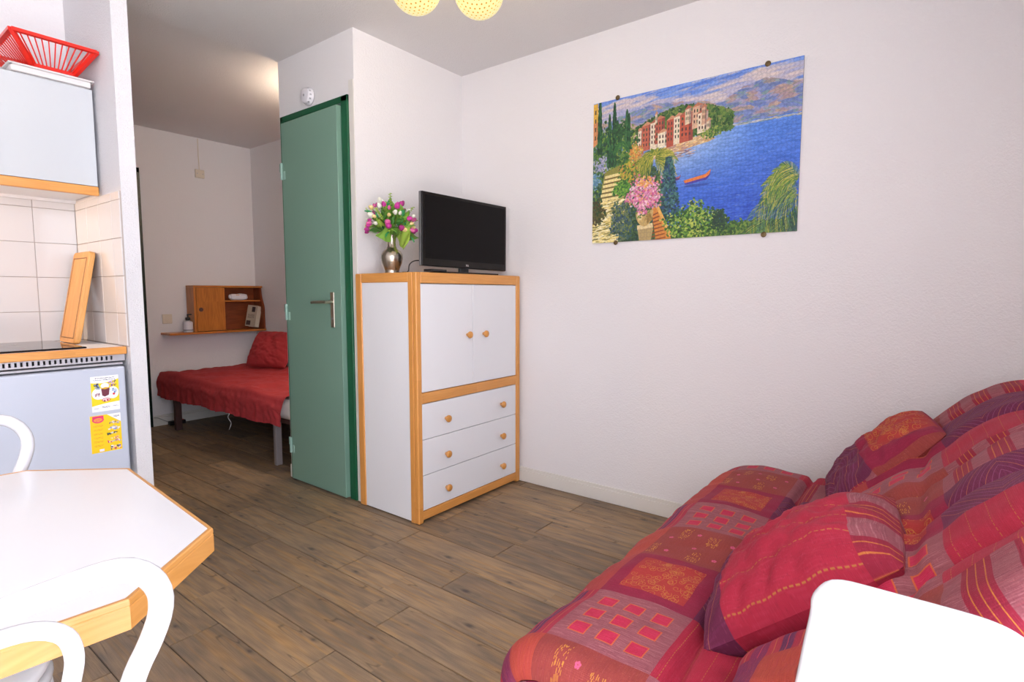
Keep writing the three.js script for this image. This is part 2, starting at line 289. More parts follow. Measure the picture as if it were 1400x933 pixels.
// leaflets on the fridge door
const scrib = (c, x, y, w, col, lw, R, n = 3) => { c.strokeStyle = col; c.lineWidth = lw; for (let k = 0; k < n; k++) { c.beginPath(); let px = x; c.moveTo(px, y + k * lw * 3); while (px < x + w) { px += 2 + R() * 4; c.lineTo(px, y + k * lw * 3 + (R() - 0.5) * lw * 2); if (R() < 0.25) { px += 4; c.moveTo(px, y + k * lw * 3); } } c.stroke(); } };
const leaflet1 = canvasTex(256, 384, (c, w, h) => {
  const R = rng(3); c.fillStyle = '#f2f2f6'; c.fillRect(0, 0, w, h);
  c.fillStyle = '#e6d210'; c.beginPath(); c.moveTo(0, 66); c.quadraticCurveTo(128, 96, 256, 40); c.lineTo(256, 290); c.quadraticCurveTo(120, 296, 0, 322); c.closePath(); c.fill();
  scrib(c, 40, 22, 180, '#33384a', 4, R, 1); scrib(c, 24, 42, 200, '#33384a', 4, R, 1);
  const ell = (x, y, rx, ry, col) => { c.fillStyle = col; c.beginPath(); c.ellipse(x, y, rx, ry, 0, 0, 7); c.fill(); };
  ell(66, 190, 60, 62, '#f2f2f6'); ell(198, 190, 54, 66, '#f2f2f6'); ell(128, 108, 40, 30, '#f2f2f6'); ell(130, 216, 60, 50, '#f2f2f6');
  const blobs = (x, y, w2, h2, cols, n) => { for (let i = 0; i < n; i++) { c.fillStyle = cols[Math.floor(R() * cols.length)]; c.fillRect(x + R() * w2, y + R() * h2, 6 + R() * 14, 6 + R() * 18); } };
  blobs(24, 72, 44, 50, ['#26355e', '#3c6fb0', '#4a3b34', '#8a9fb8', '#203050'], 22); blobs(160, 50, 66, 60, ['#6e4a78', '#b06a9c', '#d8b8d8', '#3a3a60', '#c8a040'], 26);
  blobs(166, 140, 56, 40, ['#9fb6d8', '#5c86c0', '#e0e6f2'], 14); blobs(28, 178, 44, 22, ['#b08a94', '#8a6a78', '#d0b0b4'], 10); ell(206, 206, 12, 11, '#d83030');
  c.fillStyle = '#6e2c3c'; c.beginPath(); c.moveTo(92, 140); c.lineTo(170, 134); c.lineTo(160, 210); c.lineTo(122, 226); c.lineTo(98, 212); c.closePath(); c.fill();
  c.fillStyle = '#d8a81c'; c.beginPath(); c.moveTo(86, 136); c.lineTo(128, 146); c.lineTo(176, 132); c.lineTo(132, 124); c.closePath(); c.fill();
  ell(132, 262, 40, 20, '#c02424'); ell(132, 262, 34, 15, '#e8d0d4'); blobs(112, 254, 34, 12, ['#26284a', '#c03030', '#e8e0e8'], 8);
  scrib(c, 20, 346, 40, '#667', 2, R, 2); scrib(c, 90, 336, 70, '#445', 3, R, 2); scrib(c, 186, 338, 50, '#445', 3, R, 1);
}, true, false);
const leaflet2 = canvasTex(256, 340, (c, w, h) => {
  const R = rng(4); c.fillStyle = '#f3c90c'; c.fillRect(0, 0, w, h); c.fillStyle = '#f2f2f6'; c.beginPath(); c.moveTo(140, 0); c.lineTo(256, 0); c.lineTo(256, 82); c.closePath(); c.fill();
  c.fillStyle = '#e2366e'; c.fillRect(20, 6, 92, 30); c.beginPath(); c.ellipse(66, 40, 48, 30, 0, 0, 7); c.fill(); c.fillStyle = '#f0a040'; c.beginPath(); c.ellipse(66, 42, 36, 17, 0, 0, 7); c.fill(); scrib(c, 40, 38, 54, '#e2366e', 4, R, 2);
  scrib(c, 196, 20, 44, '#556', 3, R, 2);
  const blobs = (x, y, w2, h2, cols, n) => { for (let i = 0; i < n; i++) { c.fillStyle = cols[Math.floor(R() * cols.length)]; c.fillRect(x + R() * w2, y + R() * h2, 6 + R() * 14, 5 + R() * 14); } };
  blobs(150, 60, 80, 24, ['#c8b8b0', '#8a6a60', '#6a5a70', '#e6dcd8'], 16); blobs(140, 110, 90, 26, ['#c8ccec', '#e8e8f4', '#90a0d0', '#f0e0d8'], 18); blobs(130, 166, 84, 12, ['#2c2c30', '#4a8a4a', '#d8d8d0', '#3a3a40'], 12); blobs(110, 208, 130, 12, ['#e8d080', '#e09060', '#f0e0b0'], 10);
  blobs(130, 236, 106, 18, ['#9fc0b0', '#d86070', '#e8d8e8', '#c04060', '#a8b8d8'], 20); blobs(150, 288, 84, 30, ['#303c70', '#c04050', '#e0c8d8', '#4a4a60', '#e8e0e8'], 22);
  for (let k = 0; k < 6; k++) scrib(c, 24, 92 + k * 36, 74, '#d8922a', 3, R, 2);
  c.fillStyle = '#e8e4f0'; c.fillRect(64, 310, 40, 22);
}, true, false);
{
  const paper = (name, tex, x0, y0, x1, y1, label) => { const g = new THREE.BoxGeometry(x1 - x0, y1 - y0, 0.0008); g.translate((x0 + x1) / 2, (y0 + y1) / 2, -2.3575); const m = std({ map: tex, roughness: 0.55 }), e = M.whitePlastic; const o = solo(name, g, [e, e, e, e, m, e], label, 'leaflet'); return o; };
  paper('leaflet', leaflet1, 0.632, 0.648, 0.716, 0.775, 'upper leaflet on the fridge door, yellow and white with a purple bin');
  paper('leaflet', leaflet2, 0.623, 0.500, 0.716, 0.635, 'lower leaflet on the fridge door, orange-yellow with a pink badge on top');
}
{ // cutting board leaning on the side tiles
  const t = thing('cutting_board', 'bamboo cutting board with a juice groove leaning in the kitchen corner', 'cutting board', [0.675, WT + 0.0005, -2.70]);
  const W = 0.19, H = 0.355, D = 0.02, s = new THREE.Shape(), r = 0.018;
  s.moveTo(-W / 2 + r, 0); s.lineTo(W / 2 - r, 0); s.quadraticCurveTo(W / 2, 0, W / 2, r); s.lineTo(W / 2, H - r); s.quadraticCurveTo(W / 2, H, W / 2 - r, H); s.lineTo(-W / 2 + r, H); s.quadraticCurveTo(-W / 2, H, -W / 2, H - r); s.lineTo(-W / 2, r); s.quadraticCurveTo(-W / 2, 0, -W / 2 + r, 0);
  const b = uvBox(new THREE.ExtrudeGeometry(s, { depth: D - 0.006, bevelEnabled: true, bevelSize: 0.003, bevelThickness: 0.003, bevelSegments: 2 }).translate(0, 0.003, 0.003));
  const inner = new THREE.Group(); inner.name = 'board'; inner.rotation.set(0, -Math.PI / 2, 0); t.add(inner); t.rotation.z = -0.19;
  // the group 'board' holds slab and groove, both turned to face the kitchen
  t.remove(inner); const rot = (g) => g.rotateY(-Math.PI / 2);
  part('board_slab', rot(b), M.bamboo, t);
  const q = 0.018, gy = 0.02; const groove = [[-W / 2 + q, gy], [W / 2 - q, gy], [W / 2 - q, H - gy], [-W / 2 + q, H - gy]];
  part('juice_groove', rot(tube(groove.flatMap(([x, y], i) => { const n = groove[(i + 1) % 4]; return [0, 0.1, 0.5, 0.9].map((k) => [mix(x, n[0], k), mix(y, n[1], k), D + 0.0005]); }), 0.0022, 120, 6, true)), std({ color: rgb(0.32, 0.16, 0.06), roughness: 0.6 }), t, 'darker juice groove');
}
{ // draining tray and red dish rack on top of the cabinet
  const t = thing('drip_tray', 'white plastic drip tray on top of the wall cabinet', 'tray', [0.63, 1.8245, -2.64]);
  const prof = (x0, z0, x1, z1, y) => [[x0, y, z0], [x1, y, z0], [x1, y, z1], [x0, y, z1]];
  part('tray_body', join([box(-0.10, 0, -0.13, 0.095, 0.004, 0.09, 0.001), ...[[-0.115, -0.145, 0.11, -0.13], [-0.115, 0.09, 0.11, 0.108], [-0.115, -0.13, -0.10, 0.09], [0.095, -0.13, 0.11, 0.09]].map(([a, b, c, d]) => box(a, 0.002, b, c, 0.024, d, 0.004))]), M.trayPlastic, t);
  part('tray_rim', join([box(-0.12, 0.02, 0.10, 0.115, 0.026, 0.122, 0.003), box(-0.12, 0.02, -0.15, 0.115, 0.026, -0.14, 0.003), box(-0.124, 0.02, -0.15, -0.11, 0.026, 0.122, 0.003), box(0.106, 0.02, -0.15, 0.118, 0.026, 0.122, 0.003)]), M.trayPlastic, t);
  const d = thing('dish_rack', 'red plastic dish rack with slatted sides standing on the white drip tray', 'dish rack', [0.63, 1.851, -2.64]);
  const B = { x0: -0.052, x1: 0.066, y: 0.012, z0: -0.11, z1: 0.095 }, T = { x0: -0.12, x1: 0.114, y: 0.088, z0: -0.16, z1: 0.172 };
  const bar = (a, b, w, h) => { const dir = b.clone().sub(a), L = dir.length(); const g = new THREE.BoxGeometry(w, h, L); g.lookAt ? 0 : 0; const m = new THREE.Matrix4().lookAt(b, a, V(0, 1, 0)).setPosition(a.clone().add(b).multiplyScalar(0.5)); g.applyMatrix4(m); return g; };
  const c8 = (q) => [V(q.x0, q.y, q.z0), V(q.x1, q.y, q.z0), V(q.x1, q.y, q.z1), V(q.x0, q.y, q.z1)], bc = c8(B), tc = c8(T);
  const rim = [], base = [], post = []; for (let i = 0; i < 4; i++) { rim.push(bar(tc[i], tc[(i + 1) % 4], 0.016, 0.011)); base.push(bar(bc[i], bc[(i + 1) % 4], 0.010, 0.012)); post.push(bar(bc[i], tc[i], 0.014, 0.012)); }
  part('rim', join(rim), M.redPlastic, d); part('base_frame', join(base), M.redPlastic, d); for (const g of post) part('corner_post', g, M.redPlastic, d);
  const side = (i, n, w) => { const j = (i + 1) % 4; for (let k = 1; k <= n; k++) { const f = k / (n + 1); part('slat', bar(bc[i].clone().lerp(bc[j], f), tc[i].clone().lerp(tc[j], f), w, 0.003), M.redPlastic, d); } };
  side(2, 11, 0.0035); side(0, 11, 0.0035); side(3, 14, 0.004); side(1, 14, 0.004);
  for (let k = 1; k < 9; k++) part('floor_bar', bar(V(mix(B.x0, B.x1, k / 9), B.y, B.z0), V(mix(B.x0, B.x1, k / 9), B.y, B.z1), 0.004, 0.005), M.redPlastic, d);
  for (const z of [-0.09, 0.075]) part('foot', box(-0.07, 0, z, 0.062, 0.012, z + 0.014, 0.003), M.redPlastic, d);
}

// ------------------------------------------------------------------ chest of drawers
const CX0 = 1.709, CX1 = 2.486, CZ0 = -2.284, CZ1 = -1.85, CH = 1.165;
{
  const t = thing('chest', 'tall white chest with wooden frame, two doors above three drawers', 'chest', [2.1, 0, -2.07]);
  const o = (g) => g.translate(-2.1, 0, 2.07), B = (x0, y0, z0, x1, y1, z1, r = 0.003, gr = 'y') => o(box(x0, y0, z0, x1, y1, z1, r, gr, x0 * 3.1, z0 + y0 * 1.7));
  part('carcass', B(CX0 + 0.012, 0.02, CZ0 + 0.004, CX1 - 0.004, CH - 0.02, CZ1 - 0.055, 0), M.panel, t);
  part('side_panel', B(CX0 + 0.006, 0.004, -2.241, CX0 + 0.016, 1.122, -1.904, 0.001), M.panel, t);
  part('back_post', B(CX0, 0, CZ0, CX0 + 0.03, CH, -2.24, 0.006), M.beech, t);
  part('side_post', B(CX0, 0, -1.905, CX0 + 0.03, CH, -1.8765, 0.003), M.beech, t);
  part('front_post', B(CX0, 0, -1.8755, CX0 + 0.030, CH, CZ1, 0.006), M.beech, t);
  part('front_post', B(CX1 - 0.032, 0, -1.8755, CX1, CH, CZ1, 0.006), M.beech, t);
  part('side_rail', B(CX0 + 0.001, 1.120, -2.24, CX0 + 0.028, CH, -1.905, 0.004, 'z'), M.beech, t);
  part('top_rail', B(CX0 + 0.03, 1.115, -1.876, CX1 - 0.032, CH, CZ1 - 0.001, 0.004, 'x'), M.beech, t);
  part('middle_rail', B(CX0 + 0.03, 0.563, -1.876, CX1 - 0.032, 0.612, CZ1 - 0.002, 0.003, 'x'), M.beech, t);
  part('bottom_rail', B(CX0 + 0.03, 0.014, -1.876, CX1 - 0.032, 0.055, CZ1 - 0.002, 0.003, 'x'), M.beech, t);
  part('top_panel', B(CX0 + 0.02, CH - 0.025, CZ0 + 0.002, CX1 - 0.002, CH - 0.002, CZ1 - 0.02, 0.002, 'x'), M.beech, t);
  const knobG = lathe([[0, -0.002], [0.0085, -0.002], [0.0085, 0.006], [0.010, 0.010], [0.0155, 0.014], [0.0175, 0.019], [0.0165, 0.0245], [0.012, 0.028], [0.004, 0.0295], [0, 0.0297]], 24).rotateX(Math.PI / 2);
  const fz = CZ1 - 0.005;
  const front = (name, x0, y0, x1, y1, knobs) => { const f = part(name, B(x0, y0, -1.874, x1, y1, fz, 0.0015), M.panel, t); for (const [kx, ky] of knobs) { const k = part('knob', knobG, M.knob ??= phys({ color: rgb(0.62, 0.27, 0.055), roughness: 0.3, clearcoat: 0.4, clearcoatRoughness: 0.2 }), f, 'turned orange wood knob'); k.position.set(kx - 2.1, ky, fz + 2.07); } };
  front('door', 1.741, 0.615, 2.0945, 1.112, [[2.053, 0.864]]); front('door', 2.0970, 0.615, 2.452, 1.112, [[2.177, 0.862]]);
  for (const [y0, y1, k] of [[0.394, 0.560, 0.470], [0.2255, 0.391, 0.296], [0.058, 0.2225, 0.129]]) front('drawer', 1.741, y0, 2.452, y1, [[1.895, k], [2.321, k]]);
}
{ // television
  const t = thing('television', 'small black flat television on top of the chest', 'television', [2.152, CH, -1.95], 0);
  const W = 0.585, H = 0.352;
  const tilt = (o) => { o.position.set(0, 0.032 + H / 2, 0); o.rotation.set(-0.01, -0.086, -0.02, 'YXZ'); return o; };
  const fr = tilt(part('bezel', new RoundedBoxGeometry(W, H, 0.022, 3, 0.004), M.tvFrame, t));
  part('side_band', new RoundedBoxGeometry(W + 0.002, H + 0.002, 0.018, 2, 0.003).translate(0, 0, -0.006), M.tvSide, fr, 'grey edge of the housing');
  part('screen', new THREE.BoxGeometry(W - 0.034, H - 0.05, 0.002).translate(0, 0.010, 0.0108), M.tvScreen, fr);
  part('rear_housing', new RoundedBoxGeometry(W * 0.7, H * 0.7, 0.03, 3, 0.012).translate(0, -0.01, -0.025), M.blackPlastic, fr);
  part('neck', box(-0.030, 0.004, -0.03, 0.035, 0.06, -0.012, 0.004), M.blackPlastic, t);
  part('base_plate', new RoundedBoxGeometry(0.40, 0.008, 0.19, 3, 0.004).translate(-0.03, 0.0045, -0.015), M.gloss, t, 'glossy black base plate');
  const font = await new FontLoader().loadAsync('fonts/droid/droid_sans_bold.typeface.json');
  const tg = new TextGeometry('TCL', { font, size: 0.0085, depth: 0.0006, curveSegments: 4 }); tg.computeBoundingBox(); tg.translate(-tg.boundingBox.max.x / 2, -H / 2 + 0.0105, 0.0108);
  part('lettering', tg, std({ color: rgb(0.75, 0.75, 0.75), roughness: 0.4 }), fr, 'pale maker lettering');
  solo('power_cable', tube([[1.93, 1.225, -1.99], [1.85, 1.226, -2.0], [1.80, 1.205, -1.99], [1.782, 1.1715, -1.98], [1.80, 1.1695, -2.04], [1.9, 1.1695, -2.12], [2.1, 1.1695, -2.16]], 0.0028, 60, 8), M.blackPlastic, 'black television cable curving down to the chest top', 'cable');
  const r = thing('set_top_box', 'flat small black box on the chest under the television', 'box', [1.945, CH, -1.965], 0.12);
  part('case', new RoundedBoxGeometry(0.12, 0.012, 0.05, 2, 0.003).translate(0, 0.0155, 0.0), M.blackPlastic, r);
  part('front_face', new THREE.BoxGeometry(0.11, 0.007, 0.001).translate(0, 0.0155, 0.0255), M.gloss, r);
}
{ // vase and bouquet
  const vx = 1.80, vz = -2.115, v = thing('vase', 'pewter-coloured metal vase with a round belly on the chest', 'vase', [vx, CH - 0.001, vz]);
  part('body', lathe([[0, 0], [0.034, 0], [0.036, 0.004], [0.034, 0.012], [0.036, 0.022], [0.048, 0.052], [0.0525, 0.075], [0.051, 0.092], [0.042, 0.108], [0.028, 0.120], [0.0215, 0.132], [0.0195, 0.150], [0.021, 0.170], [0.026, 0.184], [0.0265, 0.186], [0.0245, 0.186], [0.019, 0.170], [0.0175, 0.15], [0.019, 0.13], [0.03, 0.11], [0, 0.1]], 48), M.pewter, v);
  const b = thing('flower_bouquet', 'artificial bouquet of pink, white and yellow flowers with green leaves in the metal vase', 'flowers', [vx, CH + 0.165, vz]);
  const R = rng(77), col = (r, g, bb, rough = 0.6) => std({ color: rgb(r, g, bb), roughness: rough, side: THREE.DoubleSide });
  const leafM = [col(0.14, 0.33, 0.035), col(0.20, 0.40, 0.05), col(0.07, 0.24, 0.035), col(0.32, 0.47, 0.06), col(0.04, 0.32, 0.10)], stemM = col(0.12, 0.28, 0.05);
  const flM = [col(0.52, 0.035, 0.28), col(0.62, 0.11, 0.30), col(0.78, 0.78, 0.66), col(0.82, 0.62, 0.26), col(0.34, 0.03, 0.18), col(0.72, 0.30, 0.42)];
  function leafGeo(L, W, bend, fold) { const nu = 10, nv = 4, p = [], idx = []; for (let i = 0; i <= nu; i++) for (let j = -nv; j <= nv; j++) { const u = i / nu, w = W * Math.pow(Math.sin(Math.PI * Math.pow(u, 0.75)), 0.9) * (1 - 0.15 * u), y = L * u, q = j / nv; p.push(q * w, y * Math.cos(bend * u * 0.6) - 0, -bend * L * u * u * 0.5 + fold * Math.abs(q) * w + 0.004 * Math.sin(u * 14 + q * 3)); } const r = 2 * nv + 1; for (let i = 0; i < nu; i++) for (let j = 0; j < r - 1; j++) { const a = i * r + j; idx.push(a, a + 1, a + r, a + 1, a + r + 1, a + r); } const g = new THREE.BufferGeometry(); g.setAttribute('position', new THREE.Float32BufferAttribute(p, 3)); g.setAttribute('uv', new THREE.Float32BufferAttribute(new Float32Array(p.length / 3 * 2), 2)); g.setIndex(idx); g.computeVertexNormals(); return g; }
  const leafG = [leafGeo(0.075, 0.016, 0.5, 0.35), leafGeo(0.06, 0.013, 0.9, 0.3), leafGeo(0.05, 0.018, 0.3, 0.2)], bigLeaf = leafGeo(0.125, 0.052, 1.0, 0.22);
  function budGeo(n, r) { const gs = []; for (let k = 0; k < n; k++) { const g = new THREE.SphereGeometry(r, 8, 6).scale(0.62, 0.9, 0.30); const lay = k % 3; g.translate(0, r * 0.35, r * (0.35 + 0.12 * lay)); g.rotateX(-0.25 - 0.18 * lay); g.rotateY(k * 2.4); gs.push(g); } gs.push(new THREE.SphereGeometry(r * 0.55, 8, 6).translate(0, r * 0.4, 0)); return join(gs); }
  const budG = [budGeo(9, 0.0145), budGeo(7, 0.0115), budGeo(11, 0.018)];
  const orient = (m, dir, roll) => { m.quaternion.setFromUnitVectors(V(0, 1, 0), dir.clone().normalize()); m.rotateY(roll); };
  for (let i = 0; i < 60; i++) { const a = i * 2.39996 + R() * 0.5, el = Math.asin(clamp(-0.22 + 1.2 * R(), -0.22, 0.98)), r = 0.100 + 0.030 * R(); const dir = V(Math.cos(a) * Math.cos(el), Math.sin(el) * 0.95, Math.sin(a) * Math.cos(el)); const tip = dir.clone().multiplyScalar(r).add(V(0, 0.062, 0));
    const mt = flM[[0, 2, 1, 3, 0, 1, 2, 4, 3, 0, 2][i % 11]]; const f = part('blossom', budG[Math.floor(R() * 3)], mt, b); f.position.copy(tip); orient(f, dir, R() * 6);
    part('stem', tube([[0, -0.03, 0], [tip.x * 0.3, tip.y * 0.45, tip.z * 0.3], [tip.x, tip.y, tip.z]], 0.0011, 8, 5), stemM, b); }
  for (let i = 0; i < 84; i++) { const a = R() * 6.283, el = -0.25 + R() * 1.6, r = 0.02 + R() * 0.062; const dir = V(Math.cos(a) * Math.cos(el), Math.sin(el), Math.sin(a) * Math.cos(el)); const m = part('leaf', leafG[Math.floor(R() * 3)], leafM[Math.floor(R() * 5)], b); m.position.copy(dir.clone().multiplyScalar(r)).add(V(0, 0.052, 0)); orient(m, dir.clone().add(V((R() - 0.5) * 0.8, (R() - 0.5) * 0.6, (R() - 0.5) * 0.8)), R() * 6); }
  const big = (pos, dir, roll, mat, s = 1) => { const m = part('large_leaf', bigLeaf, mat, b); m.position.set(...pos); orient(m, V(...dir), roll); m.scale.setScalar(s); };
  big([0.015, 0.055, 0.03], [0.30, -0.75, 0.5], 2.6, leafM[3], 1.1); big([0.05, 0.06, 0.0], [0.45, -0.55, 0.2], 2.2, leafM[1], 0.9); big([-0.03, 0.035, 0.03], [-0.55, -0.3, 0.45], 0.6, leafM[1], 0.85); big([0, 0.09, 0.05], [0.1, 0.7, 0.4], 0.2, leafM[1], 0.7); big([0, 0.12, -0.02], [-0.2, 0.8, 0.1], 0.2, leafM[3], 0.7);
  for (const d of [[-0.12, 0.075, 0.05], [-0.125, 0.13, 0.04], [-0.02, 0.215, 0.02], [0.13, 0.10, 0.04], [0.10, 0.16, 0.05]]) { const gs = [tube([[0, 0.03, 0], [d[0] * 0.5, d[1] * 0.7, d[2] * 0.6], d], 0.0009, 10, 5)]; for (let k = 0; k < 14; k++) { const f = 0.55 + k * 0.033, s = k % 2 ? 1 : -1; const g = new THREE.SphereGeometry(0.006, 6, 4).scale(1.5, 0.4, 0.5); g.translate(d[0] * f + s * 0.004, mix(0.03, d[1], f) + 0.002, d[2] * f); gs.push(g); } part('fern_sprig', join(gs), leafM[3], b); }
}

// ------------------------------------------------------------------ the puzzle picture on the wall
function paintPicture(c, W, H, lines) {
  const R = rng(2024), X = (u) => u * W, Y = (v) => v * H;
  const dab = (u, v, rx, ry, col, rot = 0, al = 1) => { c.globalAlpha = al; c.fillStyle = col; c.beginPath(); c.ellipse(X(u), Y(v), rx * W, ry * W, rot, 0, 7); c.fill(); c.globalAlpha = 1; };
  const poly = (pts, col) => { c.fillStyle = col; c.beginPath(); pts.forEach(([u, v], i) => i ? c.lineTo(X(u), Y(v)) : c.moveTo(X(u), Y(v))); c.closePath(); c.fill(); };
  const pick = (a) => a[Math.floor(R() * a.length)];
  const cloudOf = (u, v, ru, rv, n, cols, s0, s1, asp = 0.7) => { for (let i = 0; i < n; i++) { const a = R() * 6.283, r = Math.sqrt(R()) * (0.72 + 0.6 * R() + 0.18 * Math.sin(a * 5 + u * 40)); dab(u + Math.cos(a) * r * ru, v + Math.sin(a) * r * rv, (s0 + R() * (s1 - s0)), (s0 + R() * (s1 - s0)) * asp, pick(cols), R() * 3, 0.85); } };
  // sky
  c.fillStyle = '#6d8fd8'; c.fillRect(0, 0, W, H);
  for (let i = 0; i < 900; i++) { const u = R(), v = R() * 0.2; dab(u, v, 0.02 + R() * 0.04, 0.003 + R() * 0.006, v + 0.04 * Math.sin(u * 9) < 0.05 && R() < 0.75 ? pick(['#5b86dc', '#6f97e2', '#4b78d6', '#87a7e4']) : pick(['#c9bfc9', '#d9c8c4', '#b7b2cc', '#e2d2c6', '#a9abd0']), -0.1, 0.6); }
  // mountains
  const ridge = (u) => 0.115 - 0.03 * Math.sin(u * 3.2 + 0.4) + 0.018 * Math.sin(u * 11 + 1) - 0.05 * Math.exp(-Math.pow((u - 0.84) / 0.11, 2)) + 0.03 * Math.exp(-Math.pow((u - 0.66) / 0.05, 2));
  for (let i = 0; i < 5200; i++) { const u = R() * 1.02 - 0.01, top = ridge(u) + 0.035, v = top + R() * (0.325 - top); const warm = n2(u * 9, v * 16); dab(u, v, 0.008 + R() * 0.016, 0.003 + R() * 0.004, warm > 0.25 ? pick(['#b59a92', '#a98f96', '#c2a48c', '#9a8f8a']) : warm > -0.2 ? pick(['#9c9cc0', '#8f94c2', '#ad9fba', '#8c9fa0']) : pick(['#6f84c4', '#7d90ca', '#6c7eb0', '#7c9a98']), 0.5 * (n2(u * 5, v * 7)), 0.8); }
  // sea
  for (let i = 0; i < 9000; i++) { const u = 0.36 + R() * 0.66, v = 0.315 + R() * 0.62; const near = clamp(1 - (u - 0.42) / 0.42, 0, 1) * clamp(1 - (v - 0.40) / 0.28, 0, 1); const d = clamp((v - 0.33) * 1.5 + (u - 0.5) * 0.25, 0, 1); let cr = mix(88, 42, d), cg = mix(140, 84, d), cb = mix(226, 200, d); cr = mix(cr, 196, near * 0.9); cg = mix(cg, 216, near * 0.9); cb = mix(cb, 234, near * 0.8); const j = (R() - 0.5) * 34; dab(u, v, 0.008 + R() * 0.02, 0.0016 + R() * 0.0025, `rgb(${(cr + j) | 0},${(cg + j) | 0},${(cb + j) | 0})`, (R() - 0.5) * 0.15, 0.75); }
  for (let i = 0; i < 130; i++) dab(0.62 + R() * 0.4, 0.318 + R() * 0.012, 0.012, 0.002, pick(['#d9c9b4', '#b9c0cc', '#8c9a84']), 0, 0.8);
  // wooded headland
  const hill = (u) => u < 0.2 ? 0.3 : 0.285 - 0.135 * Math.sin(clamp((u - 0.2) / 0.56, 0, 1) * Math.PI) ** 0.8;
  for (let i = 0; i < 3000; i++) { const u = 0.19 + R() * 0.525, top = hill(u) - 0.005, v = top + R() * (0.345 - top); dab(u, v, 0.005 + R() * 0.007, 0.003 + R() * 0.004, pick(['#2f5a24', '#466e2c', '#234a24', '#6c8a38', '#3c6432', '#587c3a', '#7d8c44']), R() * 3, 0.9); }
  // sand and shore
  for (let i = 0; i < 700; i++) { const u = 0.30 + R() * 0.33; const v = mix(0.43, 0.355, (u - 0.3) / 0.33) + (R() - 0.35) * 0.055; dab(u, v, 0.012, 0.0028, pick(['#e4c48c', '#d8ae74', '#eedcae', '#c89a68', '#b98e80']), -0.22, 0.85); }
  // village
  const houses = [[0.215, 0.27, 0.05, 0.1, '#d8b4a0'], [0.245, 0.255, 0.04, 0.12, '#e6d6c0'], [0.275, 0.225, 0.055, 0.16, '#c0644a'], [0.32, 0.215, 0.05, 0.17, '#e8d8be'], [0.345, 0.2, 0.05, 0.15, '#b85a44'], [0.36, 0.29, 0.055, 0.09, '#efe2c6'], [0.405, 0.215, 0.05, 0.17, '#b9563e'], [0.44, 0.205, 0.05, 0.17, '#ecdcc0'], [0.47, 0.2, 0.065, 0.17, '#c05a40'], [0.495, 0.17, 0.03, 0.09, '#dfc9a8'], [0.53, 0.165, 0.05, 0.13, '#d9b090'], [0.555, 0.21, 0.05, 0.12, '#e9dabd'], [0.575, 0.18, 0.022, 0.1, '#d2a688'], [0.345, 0.165, 0.012, 0.05, '#e2d0b0'], [0.598, 0.27, 0.02, 0.08, '#d9c4a4']];
  for (const [u, v, w, h, col] of houses) { poly([[u, v], [u + w, v - 0.012], [u + w, v + h], [u, v + h + 0.01]], col); poly([[u + w * 0.68, v - 0.006], [u + w, v - 0.012], [u + w, v + h], [u + w * 0.68, v + h]], 'rgba(70,30,50,0.32)'); poly([[u - 0.004, v + 0.004], [u + w * 0.5, v - 0.026], [u + w + 0.004, v - 0.008]], pick(['#c07a5c', '#b0644c', '#cf9470']));
    for (let a = 0; a < 3; a++) for (let k = 0; k < 4; k++) if (k * 0.034 + 0.04 < h) poly([[u + w * (0.14 + 0.28 * a), v + 0.016 + k * 0.034], [u + w * (0.26 + 0.28 * a), v + 0.015 + k * 0.034], [u + w * (0.26 + 0.28 * a), v + 0.034 + k * 0.034], [u + w * (0.14 + 0.28 * a), v + 0.035 + k * 0.034]], R() < 0.25 ? '#3c5a3a' : '#5a3a38'); }
  cloudOf(0.62, 0.345, 0.04, 0.03, 160, ['#4d7a30', '#79993c', '#2f5a28', '#a0a848'], 0.003, 0.007);
  for (let i = 0; i < 26; i++) dab(0.42 + R() * 0.12, 0.425 + R() * 0.05, 0.016, 0.0022, pick(['#8a5a4c', '#6b6488', '#c08f78', '#e2c8ae']), -0.12, 0.9);
  // boats
  poly([[0.495, 0.625], [0.60, 0.60], [0.625, 0.572], [0.622, 0.61], [0.605, 0.636], [0.505, 0.655]], '#4a3f9c'); poly([[0.495, 0.625], [0.60, 0.60], [0.625, 0.572], [0.618, 0.606], [0.60, 0.622], [0.502, 0.643]], '#e8823c'); dab(0.56, 0.665, 0.06, 0.006, '#27408f', 0, 0.6);
  poly([[0.425, 0.602], [0.47, 0.596], [0.482, 0.584], [0.474, 0.616], [0.435, 0.624]], '#5a3c78'); poly([[0.43, 0.601], [0.47, 0.597], [0.482, 0.586], [0.472, 0.606]], '#b86a6c');
  for (let i = 0; i < 2600; i++) { const u = R(), v = mix(0.93, 1.0, R()); dab(u, v, 0.006 + R() * 0.008, 0.005, pick(['#2c4a30', '#3c5c34', '#24402c', '#4a6a3a']), R() * 3, 0.95); } for (let i = 0; i < 3200; i++) { const u = R() * 0.4, v = mix(0.45, 1, R()); if (u < 0.40 - (v < 0.6 ? (0.6 - v) * 0.6 : 0)) dab(u, v, 0.006 + R() * 0.008, 0.005, pick(['#2f4f34', '#3f6238', '#26442e', '#52703c', '#37585a']), R() * 3, 0.95); }
  // left terrace: dark greenery, path and steps
  cloudOf(0.12, 0.36, 0.12, 0.16, 1100, ['#2c5a2a', '#1f4724', '#4b7a2e', '#6d8f34', '#3a6a48', '#8aa040'], 0.005, 0.013);
  cloudOf(0.06, 0.62, 0.09, 0.3, 900, ['#33602a', '#24502c', '#5a8430', '#20403a', '#86a03c', '#476a60'], 0.005, 0.012);
  cloudOf(0.06, 0.44, 0.05, 0.05, 120, ['#a9a6c8', '#8d94c0', '#c8c0d4'], 0.004, 0.008);
  poly([[0.07, 0.50], [0.16, 0.46], [0.19, 0.52], [0.15, 0.62], [0.05, 0.62]], '#8c8a3e');
